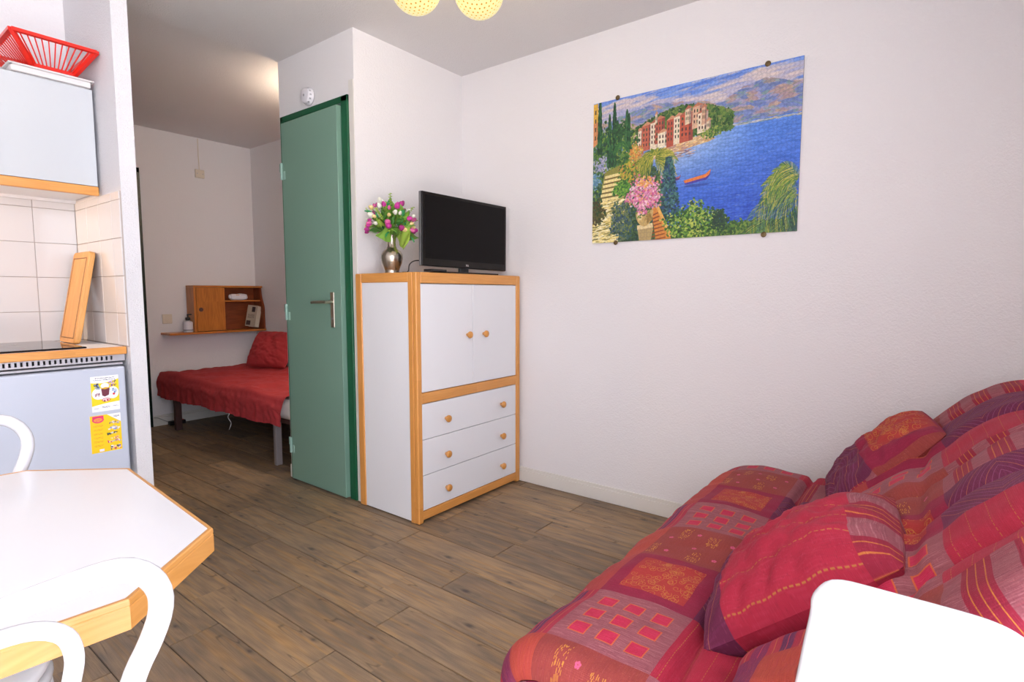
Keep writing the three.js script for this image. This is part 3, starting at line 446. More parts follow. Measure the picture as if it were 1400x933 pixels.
  for (let i = 0; i < 7; i++) { const v = 0.525 + i * 0.032, u0 = 0.072 - i * 0.006, u1 = 0.158 + i * 0.006; poly([[u0, v], [u1, v - 0.012], [u1, v + 0.008], [u0, v + 0.02]], '#efdf9a'); poly([[u0, v + 0.02], [u1, v + 0.008], [u1, v + 0.02], [u0, v + 0.032]], '#7d6a34'); }
  for (let i = 0; i < 1500; i++) { const v = 0.70 + R() * 0.3, cx = mix(0.13, 0.05, (v - 0.7) / 0.3), u = cx + (R() - 0.5) * mix(0.13, 0.2, (v - 0.7) / 0.3); if (u < 0.2) dab(u, v, 0.01 + R() * 0.012, 0.003, R() < 0.72 ? pick(['#fbeeb0', '#f4e092', '#ead47e', '#fdf4cc']) : pick(['#8c8038', '#6b6a34', '#a89a50']), -0.15, 0.85); }
  poly([[0, 0.005], [0.026, 0.003], [0.03, 0.28], [0.002, 0.31]], '#e0b040'); poly([[0, 0.14], [0.028, 0.13], [0.03, 0.28], [0, 0.31]], '#d08a58'); for (let k = 0; k < 4; k++) poly([[0.008, 0.05 + k * 0.06], [0.016, 0.049 + k * 0.06], [0.016, 0.078 + k * 0.06], [0.008, 0.08 + k * 0.06]], '#5c4a30');
  const cypress = (u, v0, v1, w) => { for (let i = 0; i < 420; i++) { const f = R(), v = mix(v0, v1, f), hw = w * Math.pow(f, 0.55) * (1 - 0.25 * f); dab(u + (R() - 0.5) * 2 * hw, v, 0.0025 + R() * 0.003, 0.007 + R() * 0.007, pick(['#17432a', '#1f5230', '#2c6438', '#123824', '#41743e']), 0, 0.9); } };
  cypress(0.038, -0.01, 0.36, 0.017); cypress(0.095, 0.11, 0.46, 0.014); cypress(0.123, 0.03, 0.46, 0.017); cypress(0.193, 0.10, 0.34, 0.012); cypress(0.204, 0.13, 0.36, 0.01); cloudOf(0.155, 0.22, 0.03, 0.06, 120, ['#2a5a30', '#3f7038', '#1e4628'], 0.005, 0.01);
  cloudOf(0.245, 0.40, 0.035, 0.06, 200, ['#d88a3a', '#e0a650', '#c06a34', '#a0a040', '#e8c070'], 0.004, 0.009);
  const frond = (u, v, a, L, drop, cols, wd = 1) => { // arching spine with hanging leaflets
    const at = (f) => [u + Math.cos(a) * L * f, v + (Math.sin(a) * L * f + drop * f * f * 1.6) * W / H];
    c.lineCap = 'round';
    for (let k = 2; k <= 30; k++) { const f = k / 30, [px, py] = at(f), [qx, qy] = at(f - 0.03), dx = (px - qx) * W, dy = (py - qy) * H, l = Math.hypot(dx, dy) || 1, ln = L * W * 0.27 * Math.sin(Math.PI * (0.12 + 0.8 * f)) + 3;
      for (const sd of [-1, 1]) { const ex = dx / l * 0.75 - sd * dy / l * 0.65, ey = dy / l * 0.75 + sd * dx / l * 0.65 + 0.35; c.strokeStyle = pick(cols); c.lineWidth = 2.6 * wd; c.beginPath(); c.moveTo(X(px), Y(py)); c.quadraticCurveTo(X(px) + ex * ln * 0.6, Y(py) + ey * ln * 0.5, X(px) + ex * ln, Y(py) + ey * ln + 4); c.stroke(); } }
  };
  for (let k = 0; k < 13; k++) frond(0.165, 0.32, -Math.PI * (0.02 + k / 12.5), 0.045, 0.03, ['#2f6a34', '#1f5230', '#58903e'], 0.8);
  c.fillStyle = '#b89a5a'; c.fillRect(X(0.255), Y(0.42), X(0.02), Y(0.16));
  for (let k = 0; k < 17; k++) frond(0.345, 0.44, -Math.PI * 1.25 + k * Math.PI * 1.5 / 16, 0.095 + R() * 0.03, 0.05, ['#8c9a2c', '#b6ae3c', '#5f7e2a', '#d2c058', '#476a2a']);
  cloudOf(0.2, 0.52, 0.045, 0.06, 260, ['#c8b038', '#8fa238', '#4f7a2c', '#d88a48', '#35602c'], 0.004, 0.009); cloudOf(0.17, 0.63, 0.045, 0.05, 260, ['#5f9a30', '#3c7a2c', '#82b040', '#2c5c28'], 0.004, 0.009);
  cloudOf(0.015, 0.55, 0.03, 0.05, 90, ['#6f9ac0', '#5a86a8', '#8cb4c8'], 0.004, 0.008);
  cloudOf(0.17, 0.85, 0.055, 0.13, 620, ['#3c5a50', '#4b6a6c', '#2c4a34', '#6a7a58', '#34506a', '#7c8a3c'], 0.004, 0.009); cloudOf(0.03, 0.78, 0.04, 0.08, 240, ['#4a3a24', '#2c4a28', '#5a5a2c'], 0.004, 0.01);
  // blue-green shrub, terrace wall
  for (let i = 0; i < 900; i++) { const f = R(), v = 0.46 + f * 0.42, hw = 0.012 + 0.06 * f; dab(0.42 + (R() - 0.5) * 2 * hw, v, 0.003 + R() * 0.005, 0.003 + R() * 0.006, pick(['#1e4a50', '#2c5e60', '#18383c', '#3f7068', '#2a4a7c', '#4f8078']), R() * 3, 0.9); }
  poly([[0.335, 0.79], [0.355, 0.77], [0.435, 0.98], [0.44, 1], [0.36, 1]], '#d88a3c'); for (let k = 0; k < 8; k++) poly([[0.34, 0.83 + k * 0.024], [0.37 + k * 0.006, 0.815 + k * 0.024], [0.372 + k * 0.006, 0.822 + k * 0.024], [0.34, 0.84 + k * 0.024]], '#8c4a24'); poly([[0.355, 0.77], [0.372, 0.772], [0.445, 0.975], [0.43, 0.985]], '#eab45c');
  poly([[0.265, 0.905], [0.34, 0.895], [0.345, 0.93], [0.335, 1], [0.272, 1], [0.262, 0.93]], '#b8a06c'); poly([[0.258, 0.895], [0.342, 0.885], [0.345, 0.915], [0.26, 0.925]], '#e2d09c');
  c.fillStyle = '#c8a868'; c.beginPath(); c.moveTo(X(0.25), Y(0.80)); c.bezierCurveTo(X(0.25), Y(0.88), X(0.28), Y(0.90), X(0.298), Y(0.905)); c.bezierCurveTo(X(0.32), Y(0.90), X(0.345), Y(0.87), X(0.345), Y(0.795)); c.closePath(); c.fill(); cloudOf(0.32, 0.85, 0.018, 0.03, 40, ['#96783c', '#a8884c'], 0.004, 0.008); cloudOf(0.27, 0.83, 0.014, 0.025, 30, ['#ecd8a0', '#e0c888'], 0.004, 0.007);
  cloudOf(0.295, 0.69, 0.085, 0.11, 420, ['#4a6a30', '#6a8a3c', '#3a5a34'], 0.004, 0.009); cloudOf(0.295, 0.685, 0.085, 0.105, 720, ['#e690b8', '#f0b4cc', '#d86aa0', '#f4d4dc', '#e0a0c0', '#c8588c', '#f0a078'], 0.0035, 0.0075, 0.85); cloudOf(0.30, 0.6, 0.04, 0.03, 60, ['#f0b060', '#e89848', '#f4d080'], 0.004, 0.007);
  // foreground bushes and right-hand palm
  cloudOf(0.55, 0.93, 0.125, 0.13, 1500, ['#467a2a', '#6ca034', '#9abc44', '#2a5424', '#c0cc5c', '#345f2c', '#20421f'], 0.004, 0.009); cloudOf(0.76, 0.98, 0.13, 0.07, 700, ['#3c6a2c', '#58842e', '#2a4e26', '#7c9a3c'], 0.004, 0.009); cloudOf(0.67, 0.90, 0.03, 0.06, 160, ['#1f3c34', '#2c5030'], 0.004, 0.008);
  cloudOf(0.985, 0.95, 0.035, 0.07, 160, ['#23484a', '#2c5a38', '#3f6a50', '#1c3a48'], 0.004, 0.009);
  for (let k = 0; k < 9; k++) frond(1.005, 0.75 + R() * 0.03, Math.PI * (0.66 + k / 8 * 0.62), 0.17 + R() * 0.05, 0.085, ['#4f7a34', '#7e9c3c', '#2c5a38', '#b0b04c', '#23484a', '#5f8a64'], 1.2);
  for (let k = 0; k < 6; k++) frond(1.005, 0.70, Math.PI * (1.0 + k / 6 * 0.42), 0.14 + R() * 0.04, 0.05, ['#8ca43c', '#5f8a34', '#c0b850', '#3a6a3c'], 1.2);
  // brush speckle
  for (let i = 0; i < 9000; i++) dab(R(), R(), 0.0012 + R() * 0.002, 0.001, R() < 0.5 ? '#ffffff' : '#101830', R() * 3, 0.05);
  if (lines) lines(c, W, H);
}
function puzzleLines(c, W, H, col, lw) {
  const R = rng(99), nx = 54, ny = 40, dx = W / nx, dy = H / ny; c.strokeStyle = col; c.lineWidth = lw;
  for (let i = 1; i < nx; i++) { c.beginPath(); c.moveTo(i * dx, 0); for (let j = 0; j < ny; j++) { const s = R() < 0.5 ? 1 : -1, y = j * dy; c.lineTo(i * dx, y + dy * 0.36); c.quadraticCurveTo(i * dx + s * dx * 0.36, y + dy * 0.2, i * dx + s * dx * 0.3, y + dy * 0.5); c.quadraticCurveTo(i * dx + s * dx * 0.36, y + dy * 0.8, i * dx, y + dy * 0.64); c.lineTo(i * dx, y + dy); } c.stroke(); }
  for (let j = 1; j < ny; j++) { c.beginPath(); c.moveTo(0, j * dy); for (let i = 0; i < nx; i++) { const s = R() < 0.5 ? 1 : -1, x = i * dx; c.lineTo(x + dx * 0.36, j * dy); c.quadraticCurveTo(x + dx * 0.2, j * dy + s * dy * 0.36, x + dx * 0.5, j * dy + s * dy * 0.3); c.quadraticCurveTo(x + dx * 0.8, j * dy + s * dy * 0.36, x + dx * 0.64, j * dy); c.lineTo(x + dx, j * dy); } c.stroke(); }
}
{
  const tex = canvasTex(1620, 1186, (c, W, H) => paintPicture(c, W, H, (c2) => puzzleLines(c2, W, H, 'rgba(20,24,60,0.30)', 1.4)), true, false);
  const bump = canvasTex(1620, 1186, (c, W, H) => { c.fillStyle = '#fff'; c.fillRect(0, 0, W, H); puzzleLines(c, W, H, '#000', 2); }, false, false);
  const t = thing('puzzle_picture', 'large jigsaw puzzle picture of a seaside village on the white wall', 'picture', [RW, 1.66, -0.935]);
  const W = 0.934, H = 0.680, face = phys({ map: tex, bumpMap: bump, bumpScale: 0.0007, roughness: 0.42 }), edge = std({ color: rgb(0.25, 0.22, 0.18), roughness: 0.8 });
  const g = new THREE.BoxGeometry(0.006, H, W).translate(-0.0045, 0, 0);
  part('puzzle_board', g, [edge, face, edge, edge, edge, edge], t);
  const pin = lathe([[0, 0], [0.006, 0], [0.006, 0.008], [0.0105, 0.0085], [0.0115, 0.011], [0.009, 0.0135], [0, 0.0145]], 16).rotateZ(Math.PI / 2);
  for (const [y, z] of [[2.004, -1.271], [1.999, -0.60], [1.317, -1.27], [1.313, -0.592]]) { const k = part('picture_pin', pin, M.brassPin, t, 'dark brass picture pin'); k.position.set(0, y - 1.66, z + 0.935); }
}
// ------------------------------------------------------------------ small fittings on the walls
{
  const s = thing('smoke_alarm', 'round white smoke alarm on the wall above the green door', 'smoke alarm', [XD, 2.092, -2.662]);
  part('housing', lathe([[0, 0], [0.046, 0], [0.046, 0.008], [0.040, 0.012], [0.0385, 0.026], [0.032, 0.032], [0.012, 0.034], [0, 0.034]], 40).rotateZ(Math.PI / 2), M.whitePlastic, s);
  part('test_button', lathe([[0, 0.034], [0.006, 0.034], [0.006, 0.036], [0, 0.0365]], 16).rotateZ(Math.PI / 2), M.greyMetal, s);
  for (let k = 0; k < 12; k++) { const a = k * Math.PI / 6; part('vent_slot', box(-0.024, -0.004, 0.0385, -0.014, 0.004, 0.0397).rotateX(a), M.greyMetal, s); }
  const j = thing('junction_box', 'small square cream junction box high on the alcove wall', 'junction box', [2.171, 2.063, ZF]);
  part('cover', box(-0.036, -0.034, 0, 0.036, 0.034, 0.016, 0.004), M.creamPlastic, j);
  for (const x of [-0.022, 0.022]) part('screw', new THREE.CylinderGeometry(0.004, 0.004, 0.002, 10).rotateX(Math.PI / 2).translate(x, 0, 0.0165), M.greyMetal, j);
  part('cord', tube([[0, 0.03, 0.005], [-0.003, 0.15, 0.004], [-0.002, 0.287, 0.004]], 0.003, 12, 6), M.creamPlastic, j);
  const w = thing('light_switch', 'square cream light switch on the wall left of the wooden shelf', 'switch', [1.868, 0.862, ZF]);
  part('plate', box(-0.036, -0.038, 0, 0.036, 0.038, 0.009, 0.003), M.creamPlastic, w); part('rocker', box(-0.012, -0.02, 0.008, 0.012, 0.02, 0.013, 0.002), M.creamPlastic, w);
  const p = thing('power_strip', 'black power strip on the floor under the bed by the wall', 'power strip', [1.87, 0, -4.90]);
  part('case', box(-0.05, 0.001, -0.025, 0.07, 0.032, 0.02, 0.005), M.blackPlastic, p); part('switch', box(0.045, 0.03, -0.012, 0.06, 0.036, 0.008, 0.002), M.redPlastic, p);
  solo('wall_cable', tube([[1.727, 0.075, -4.945], [1.76, 0.066, -4.94], [1.80, 0.04, -4.935], [1.835, 0.022, -4.91]], 0.003, 30, 6), std({ color: rgb(0.35, 0.32, 0.3), roughness: 0.5 }), 'thin grey cable running down the skirting to the power strip', 'cable');
}
{ // wooden wall cabinet over the bed
  const t = thing('shelf_cabinet', 'old varnished wooden wall cabinet with a sliding door and open shelves above the bed', 'cabinet', [2.3, 0.735, ZF]);
  const o = (g) => g.translate(-2.3, -0.735, -ZF), d = 0.16, Z = ZF;
  part('back_panel', o(box(2.04, 0.75, Z + 0.001, 2.605, 1.125, Z + 0.012, 0.001, 'x')), M.redWood, t);
  part('top', o(box(2.02, 1.118, Z + 0.001, 2.605, 1.134, Z + d - 0.02, 0.002, 'x')), M.pine, t);
  part('bottom_shelf', o(box(1.815, 0.736, Z + 0.001, 2.608, 0.753, Z + 0.178, 0.003, 'x')), M.pine, t);
  part('side', o(box(2.02, 0.753, Z + 0.001, 2.038, 1.118, Z + d - 0.02, 0.002)), M.pine, t);
  part('divider', o(box(2.262, 0.753, Z + 0.012, 2.276, 1.118, Z + d - 0.03, 0.002)), M.redWood, t);
  const s = new THREE.Shape(); s.moveTo(0, 0); s.lineTo(0.17, 0); s.lineTo(0.17, 0.16); s.bezierCurveTo(0.17, 0.24, 0.12, 0.25, 0.12, 0.365); s.lineTo(0, 0.365); s.closePath();
  part('side', o(uvBox(new THREE.ExtrudeGeometry(s, { depth: 0.016, bevelEnabled: false }).rotateY(-Math.PI / 2).translate(2.604, 0.753, Z + 0.001))), M.redWood, t);
  part('inner_shelf', o(box(2.276, 0.997, Z + 0.012, 2.588, 1.009, Z + 0.125, 0.002, 'x')), M.pine, t);
  const dr = part('sliding_door', o(box(2.040, 0.757, Z + d - 0.03, 2.268, 1.116, Z + d - 0.016, 0.002)), M.pine, t);
  part('finger_hole_disc', new THREE.CylinderGeometry(0.0165, 0.0165, 0.006, 24).rotateX(Math.PI / 2).translate(2.072 - 2.3, 0.935 - 0.735, d - 0.0145), M.darkLeg, dr, 'round dark disc coloured as the shade of a finger hole');  // dark disc stands for the shade inside the door's finger hole
  const b = thing('soap_bottle', 'white soap bottle with a black pump on the end of the wooden shelf', 'bottle', [1.985, 0.753, -4.86]);
  part('bottle', lathe([[0, 0], [0.032, 0], [0.035, 0.004], [0.035, 0.075], [0.030, 0.085], [0.014, 0.092], [0.014, 0.098], [0, 0.098]], 28), M.whitePlastic, b);
  part('label_band', lathe([[0.0353, 0.014], [0.0353, 0.02]], 28), M.blackPlastic, b); part('pump', join([lathe([[0, 0.097], [0.018, 0.097], [0.018, 0.118], [0.006, 0.122], [0.006, 0.142], [0, 0.142]], 20), box(-0.006, 0.138, -0.006, 0.03, 0.148, 0.006, 0.003)]), M.blackPlastic, b, 'black pump head');
  const k = thing('tissue_packet', 'soft white packet lying on the inner shelf of the wooden cabinet', 'packet', [2.41, 1.0095, -4.87]);
  const pg = new THREE.SphereGeometry(1, 28, 18); { const q = pg.attributes.position; for (let i = 0; i < q.count; i++) { const x = q.getX(i), y = q.getY(i), z = q.getZ(i), f = (v, e) => Math.sign(v) * Math.pow(Math.abs(v), e); q.setXYZ(i, 0.075 * f(x, 0.6) + 0.004 * n3(x * 4, y * 4, z * 4), 0.028 + 0.028 * f(y, 0.55) + 0.004 * n3(x * 6, y * 6, 3), 0.035 * f(z, 0.6)); } pg.computeVertexNormals(); }
  part('wrapper', pg, M.whitePlastic, k); part('print_patch', new RoundedBoxGeometry(0.03, 0.012, 0.002, 2, 0.0009).translate(-0.02, 0.042, 0.0325), std({ color: rgb(0.55, 0.28, 0.08), roughness: 0.5 }), k); part('twisted_end', new THREE.SphereGeometry(0.016, 14, 10).scale(0.7, 1.1, 0.8).translate(-0.078, 0.03, 0.01), M.whitePlastic, k);
  const cover = canvasTex(128, 192, (c) => { c.fillStyle = '#b8a894'; c.fillRect(0, 0, 128, 192); c.fillStyle = '#3a2a2c'; c.fillRect(60, 14, 42, 46); c.fillStyle = '#4a3634'; c.fillRect(10, 140, 54, 40); const R = rng(8); scrib(c, 20, 84, 80, '#5a4a44', 2, R, 6); }, true, false);
  const bk = thing('book', 'beige paperback book leaning in the open part of the wooden cabinet', 'book', [2.515, 0.757, -4.865]);
  bk.rotation.set(0, -1.13, -0.2, 'ZYX'); const cm = std({ map: cover, roughness: 0.6 }), pm = std({ color: rgb(0.72, 0.66, 0.54), roughness: 0.8 });
  part('cover', new THREE.BoxGeometry(0.10, 0.19, 0.004).translate(0, 0.11, 0.027), [pm, pm, pm, pm, cm, pm], bk); part('page_block', box(-0.048, 0.017, -0.022, 0.048, 0.203, 0.025, 0.002), pm, bk); part('cover', new THREE.BoxGeometry(0.10, 0.19, 0.003).translate(0, 0.11, -0.024), pm, bk);
}

// ------------------------------------------------------------------ soft goods
function gridGeo(nu, nv, f, fuv) {
  const p = [], uv = [], idx = []; for (let i = 0; i <= nu; i++) for (let j = 0; j <= nv; j++) { p.push(...f(i / nu, j / nv)); uv.push(...fuv(i / nu, j / nv)); }
  for (let i = 0; i < nu; i++) for (let j = 0; j < nv; j++) { const a = i * (nv + 1) + j; idx.push(a, a + 1, a + nv + 1, a + 1, a + nv + 2, a + nv + 1); }
  const g = new THREE.BufferGeometry(); g.setAttribute('position', new THREE.Float32BufferAttribute(p, 3)); g.setAttribute('uv', new THREE.Float32BufferAttribute(uv, 2)); g.setIndex(idx); g.computeVertexNormals(); return g;
}
function pillowGeo(W, H, T, seed, uvf) { // puffy cushion in the xy plane, thickness along z
  const N = 44, side = (sg) => gridGeo(N, N, (a, b) => { const u = a * 2 - 1, v = b * 2 - 1; const px = u * (1 - 0.05 * (1 - v * v)), py = v * (1 - 0.05 * (1 - u * u)), ck = 1 - 0.07 * u * u * v * v; const puff = Math.pow(Math.max(0, (1 - Math.pow(Math.abs(u), 2.4)) * (1 - Math.pow(Math.abs(v), 2.4))), 0.5); const e = Math.max(Math.abs(u), Math.abs(v)); const wr = (0.010 * n3(u * 2.2 + seed, v * 2.2, sg) + 0.006 * n3(u * 5 + seed, v * 5, sg * 2)) * puff + 0.006 * Math.sin(Math.atan2(v, u) * 18 + seed) * smooth(0.55, 0.95, e) * puff; return [px * W / 2 * ck, py * H / 2 * ck, sg * (puff * T / 2 + wr) + (1 - puff) * 0]; }, uvf);
  const f = side(1), b = side(-1); const ix = b.index.array; for (let i = 0; i < ix.length; i += 3) { const t = ix[i]; ix[i] = ix[i + 1]; ix[i + 1] = t; } // outward faces
  const fi = f.index.array; const fix = (g, sg) => { g.computeVertexNormals(); const n = g.attributes.normal, mid = Math.floor(n.count / 2); if (n.getZ(mid) * sg < 0) { const q = g.index.array; for (let i = 0; i < q.length; i += 3) { const t = q[i]; q[i] = q[i + 1]; q[i + 1] = t; } g.computeVertexNormals(); } };
  fix(f, 1); fix(b, -1); return join([f, b]);
}
{ // bed
  const red = canvasTex(512, 512, (c, w, h) => { const R = rng(6); c.fillStyle = '#b03236'; c.fillRect(0, 0, w, h); for (let i = 0; i < 5000; i++) { c.globalAlpha = 0.10; c.fillStyle = R() < 0.5 ? '#c44c4a' : '#84202a'; R() < 0.5 ? c.fillRect(R() * w, R() * h, 2, 10 + R() * 60) : c.fillRect(R() * w, R() * h, 10 + R() * 60, 2); } c.globalAlpha = 1; });
  red.repeat.set(1 / 0.4, 1 / 0.4);
  M.bedRed = std({ map: red, roughness: 0.9 });
  const t = thing('bed', 'single bed on dark legs under the wooden wall cabinet in the alcove', 'bed', [2.19, 0, -3.98]);
  const o = (g) => g.translate(-2.19, 0, 3.98);
  part('mattress', o(new RoundedBoxGeometry(0.79, 0.13, 1.88, 4, 0.05).translate(2.19, 0.357, -3.985)), M.sheet, t, 'pale mattress in a white sheet');
  part('base_frame', o(box(1.83, 0.262, -4.91, 2.58, 0.292, -3.06, 0.004, 'z')), M.darkLeg, t);
  for (const [x, z] of [[1.803, -4.683], [2.55, -4.683], [2.55, -3.225]]) part('leg', o(box(x - 0.02, 0, z - 0.02, x + 0.025, 0.27, z + 0.02, 0.004)), M.darkLeg, t);
  part('leg', o(box(1.785, 0, -3.24, 1.825, 0.27, -3.21, 0.004)), M.greyLeg, t, 'grey metal bed leg');
  part('headboard', o(box(1.79, 0.28, -3.035, 2.60, 0.752, -3.015, 0.004)), M.pine, t);
  const c = solo('bedspread', (() => { const x0 = 1.765, z0 = -4.935, z1 = -3.10; return gridGeo(150, 70, (a, b) => {
    let z = mix(z0, z1, a); const L = b * 1.04; let x, y; const hem = 0.185 + 0.012 * n2(z * 2, 2); const top = 0.446 + 0.012 * n2(z * 2, b * 4);
    if (b < 0.22) { const f = b / 0.22; const wob = 0.008 * n2(z * 12, 1.5) + 0.004 * n2(z * 30, 4.5); y = mix(top - hem + 0.003 * n2(z * 6, 8) - 0.02 * smooth(0.0, 0.3, 0.3 - a), top - 0.035, f); x = x0 - 0.006 + wob * (1 - f) + 0.004 * n2(z * 18, f * 3); if (f > 0.7) x += 0.02 * Math.pow((f - 0.7) / 0.3, 2); }
    else { const f = (b - 0.22) / 0.78; const arc = clamp(f / 0.06, 0, 1); x = arc < 1 ? x0 + 0.014 + 0.03 * (1 - Math.cos(arc * Math.PI / 2)) + 0 : mix(x0 + 0.044, 2.597, (f - 0.06) / 0.94); y = arc < 1 ? top - 0.035 + 0.035 * Math.sin(arc * Math.PI / 2) : top + 0.010 * n2(x * 5, z * 4) + 0.004 * n2(x * 14, z * 11); }
    y -= 0.05 * smooth(0.06, 0.0, a) * smooth(0.2, 0.4, b); return [x, y, z]; }, (a, b) => [a * 1.84, b * 1.04]); })(), (() => { const m = M.bedRed.clone(); m.side = THREE.DoubleSide; return m; })(), 'plain red bedspread hanging over the side of the alcove bed', 'bedspread');
  solo('bed_hem_thread', tube([[1.763, 0.262, -3.75], [1.757, 0.235, -3.76], [1.762, 0.2, -3.73], [1.755, 0.155, -3.745]], 0.0018, 24, 5), M.whitePlastic, 'loose white thread hanging from the hem of the red bedspread', 'thread');
  const p = thing('bed_pillow', 'plain dark red pillow leaning on the alcove wall at the side of the bed', 'pillow', [2.45, 0.60, -4.42]);
  const g = pillowGeo(0.46, 0.34, 0.15, 4, (a, b) => [a * 0.46, b * 0.34]); g.rotateY(-Math.PI / 2); part('pillow_body', g, M.bedRed, p); p.rotation.set(0.0, 0.25, -0.5);
  const l = thing('wall_lamp', 'small warm wall lamp on the back of the closet wall, out of view', 'lamp', [2.25, 1.93, ZD - 0.001]);
  part('bracket', box(-0.04, -0.05, -0.03, 0.04, 0.05, 0, 0.005), M.whitePlastic, l);
  part('lamp_shade', lathe([[0.05, -0.06], [0.075, 0.06], [0.074, 0.06], [0.049, -0.06]], 28).translate(0, 0.03, -0.11), std({ color: rgb(0.8, 0.7, 0.5), roughness: 0.8, side: THREE.DoubleSide }), l);
  part('lamp_bulb', new THREE.SphereGeometry(0.028, 16, 12).translate(0, 0.03, -0.11), std({ color: 0xffffff, emissive: rgb(1, 0.7, 0.38), emissiveIntensity: 5 }), l);
  const pl = new THREE.PointLight(rgb(1, 0.80, 0.60), 4.0, 0, 2); pl.position.set(0, 0.03, -0.11); pl.castShadow = true; pl.shadow.radius = 1.4; l.add(pl);
}

// patchwork cloth of the sofa: three by three squares of .22 m
function paintCloth(c, W, H) {
  const R = rng(31), S = W / 3; const pick = (a) => a[Math.floor(R() * a.length)];
  const weave = (x, y, w, h, cols, n, vert, al = 0.25) => { c.save(); c.beginPath(); c.rect(x, y, w, h); c.clip(); c.globalAlpha = al; for (let i = 0; i < n; i++) { c.fillStyle = pick(cols); const L = 20 + R() * 60; vert ? c.fillRect(x + R() * w, y + R() * h - L / 2, 2, L) : c.fillRect(x + R() * w - L / 2, y + R() * h, L, 2); } c.restore(); c.globalAlpha = 1; };
  const fill = (x, y, w, h, col) => { c.fillStyle = col; c.fillRect(x, y, w, h); };
  const cell = (i, j, fn) => { c.save(); c.translate(i * S, j * S); c.beginPath(); c.rect(0, 0, S, S); c.clip(); fn(); c.restore(); };
  const dash = (x0, y0, x1, y1, col, lw) => { c.strokeStyle = col; c.lineWidth = lw; c.beginPath(); c.moveTo(x0, y0); c.lineTo(x1, y1); c.stroke(); };
  const taupe = () => { fill(0, 0, S, S, '#9c5660'); weave(0, 0, S, S, ['#d49aa0', '#7c3a48', '#c88890', '#964c58'], 1500, true, 0.3); };
  const plain = (vert) => { fill(0, 0, S, S, '#b01c3c'); weave(0, 0, S, S, ['#c43850', '#981634', '#c84460'], 900, vert, 0.22); for (let k = 0; k < 7; k++) { const q = S * (0.07 + k * 0.145); c.setLineDash([14, 7]); vert ? dash(q, 0, q, S, '#bc7838', 2.6) : dash(0, q, S, q, '#bc7838', 2.6); c.setLineDash([]); } };
  const chevron = () => { fill(0, 0, S, S, '#6e1e48'); weave(0, 0, S, S, ['#8a3a68', '#561438', '#7c2c5c'], 900, false, 0.3); for (let k = 1; k < 13; k++) { const r = k * S * 0.07; c.strokeStyle = k % 3 ? '#94507c' : '#b87050'; c.lineWidth = 2.5; c.beginPath(); c.moveTo(S / 2 - r, S / 2); c.lineTo(S / 2, S / 2 - r * 0.8); c.lineTo(S / 2 + r, S / 2); c.lineTo(S / 2, S / 2 + r * 0.8); c.closePath(); c.stroke(); } };
  cell(0, 0, () => { taupe(); for (let a = 0; a < 3; a++) for (let b = 0; b < 3; b++) { const x = S * (0.14 + a * 0.28), y = S * (0.14 + b * 0.28), q = S * 0.15; fill(x - 6, y - 6, q + 12, q + 12, '#d8683a'); fill(x, y, q, q, '#cc2450'); weave(x, y, q, q, ['#e04a6c', '#a81838'], 40, true, 0.25); } });
  cell(1, 0, () => { fill(0, 0, S, S, '#981640'); weave(0, 0, S, S, ['#b02a54', '#780e30'], 700, true, 0.25); fill(S * 0.15, S * 0.15, S * 0.7, S * 0.7, '#b43230'); weave(S * 0.15, S * 0.15, S * 0.7, S * 0.7, ['#cc4a34', '#a02824', '#c44048'], 500, true, 0.25); c.save(); c.beginPath(); c.rect(S * 0.15, S * 0.15, S * 0.7, S * 0.7); c.clip(); c.strokeStyle = '#cc8438'; c.lineWidth = 2.6; for (let k = 0; k < 90; k++) { const x = S * (0.15 + R() * 0.7), y = S * (0.15 + R() * 0.7), r = S * (0.025 + R() * 0.025), a0 = R() * 6; c.beginPath(); for (let q = 0; q < 24; q++) { const f = q / 23, a = a0 + f * 7.5, rr = r * (0.3 + f * 0.9); const px = x + Math.cos(a) * rr, py = y + Math.sin(a) * rr; q ? c.lineTo(px, py) : c.moveTo(px, py); } c.stroke(); } c.restore(); });
  cell(2, 0, () => { fill(0, 0, S, S, '#9c3e38'); weave(0, 0, S, S, ['#b05440', '#883032', '#a44444', '#a03c54'], 1400, false, 0.28); for (const [x, y] of [[0.25, 0.2], [0.7, 0.12], [0.45, 0.5], [0.8, 0.55], [0.2, 0.75], [0.62, 0.85]]) { c.fillStyle = '#e0608a'; for (let k = 0; k < 5; k++) { c.beginPath(); c.ellipse(S * x + Math.cos(k * 1.257) * S * 0.018, S * y + Math.sin(k * 1.257) * S * 0.018, S * 0.015, S * 0.012, 0, 0, 7); c.fill(); } } for (const [x, y, w, h] of [[0.05, 0.35, 0.28, 0.14], [0.55, 0.28, 0.25, 0.14], [0.62, 0.66, 0.3, 0.12], [0.08, 0.88, 0.3, 0.1]]) for (let k = 0; k < 60; k++) fill(S * (x + R() * w), S * (y + R() * h), 12, 3, '#dc9a3a'); });
  cell(0, 2, () => plain(false));
  cell(1, 2, chevron);
  cell(2, 2, () => { taupe(); for (let k = 0; k < 3; k++) { fill(0, S * (k * 0.34), S, S * 0.19, '#9a1838'); for (let q = 0; q < 3; q++) dash(0, S * (k * 0.34 + 0.04 + q * 0.055), S, S * (k * 0.34 + 0.04 + q * 0.055), '#cc7a34', 4); } weave(0, 0, S, S, ['#c05060', '#7a1830'], 500, true, 0.2); });
  const stripes = () => { let y = 0; const cs = ['#b02644', '#642a5c', '#ba3448', '#8a2a5c', '#b02840', '#a04a58', '#70285a']; let k = 0; while (y < S) { const h = S * (0.05 + R() * 0.09); fill(0, y, S, h + 1, cs[k++ % 7]); dash(0, y + h * 0.5, S, y + h * 0.5, k % 2 ? '#d07a4a' : '#d8505c', 4); y += h; } weave(0, 0, S, S, ['#d05868', '#701c40'], 700, false, 0.2); };
  cell(0, 1, stripes);
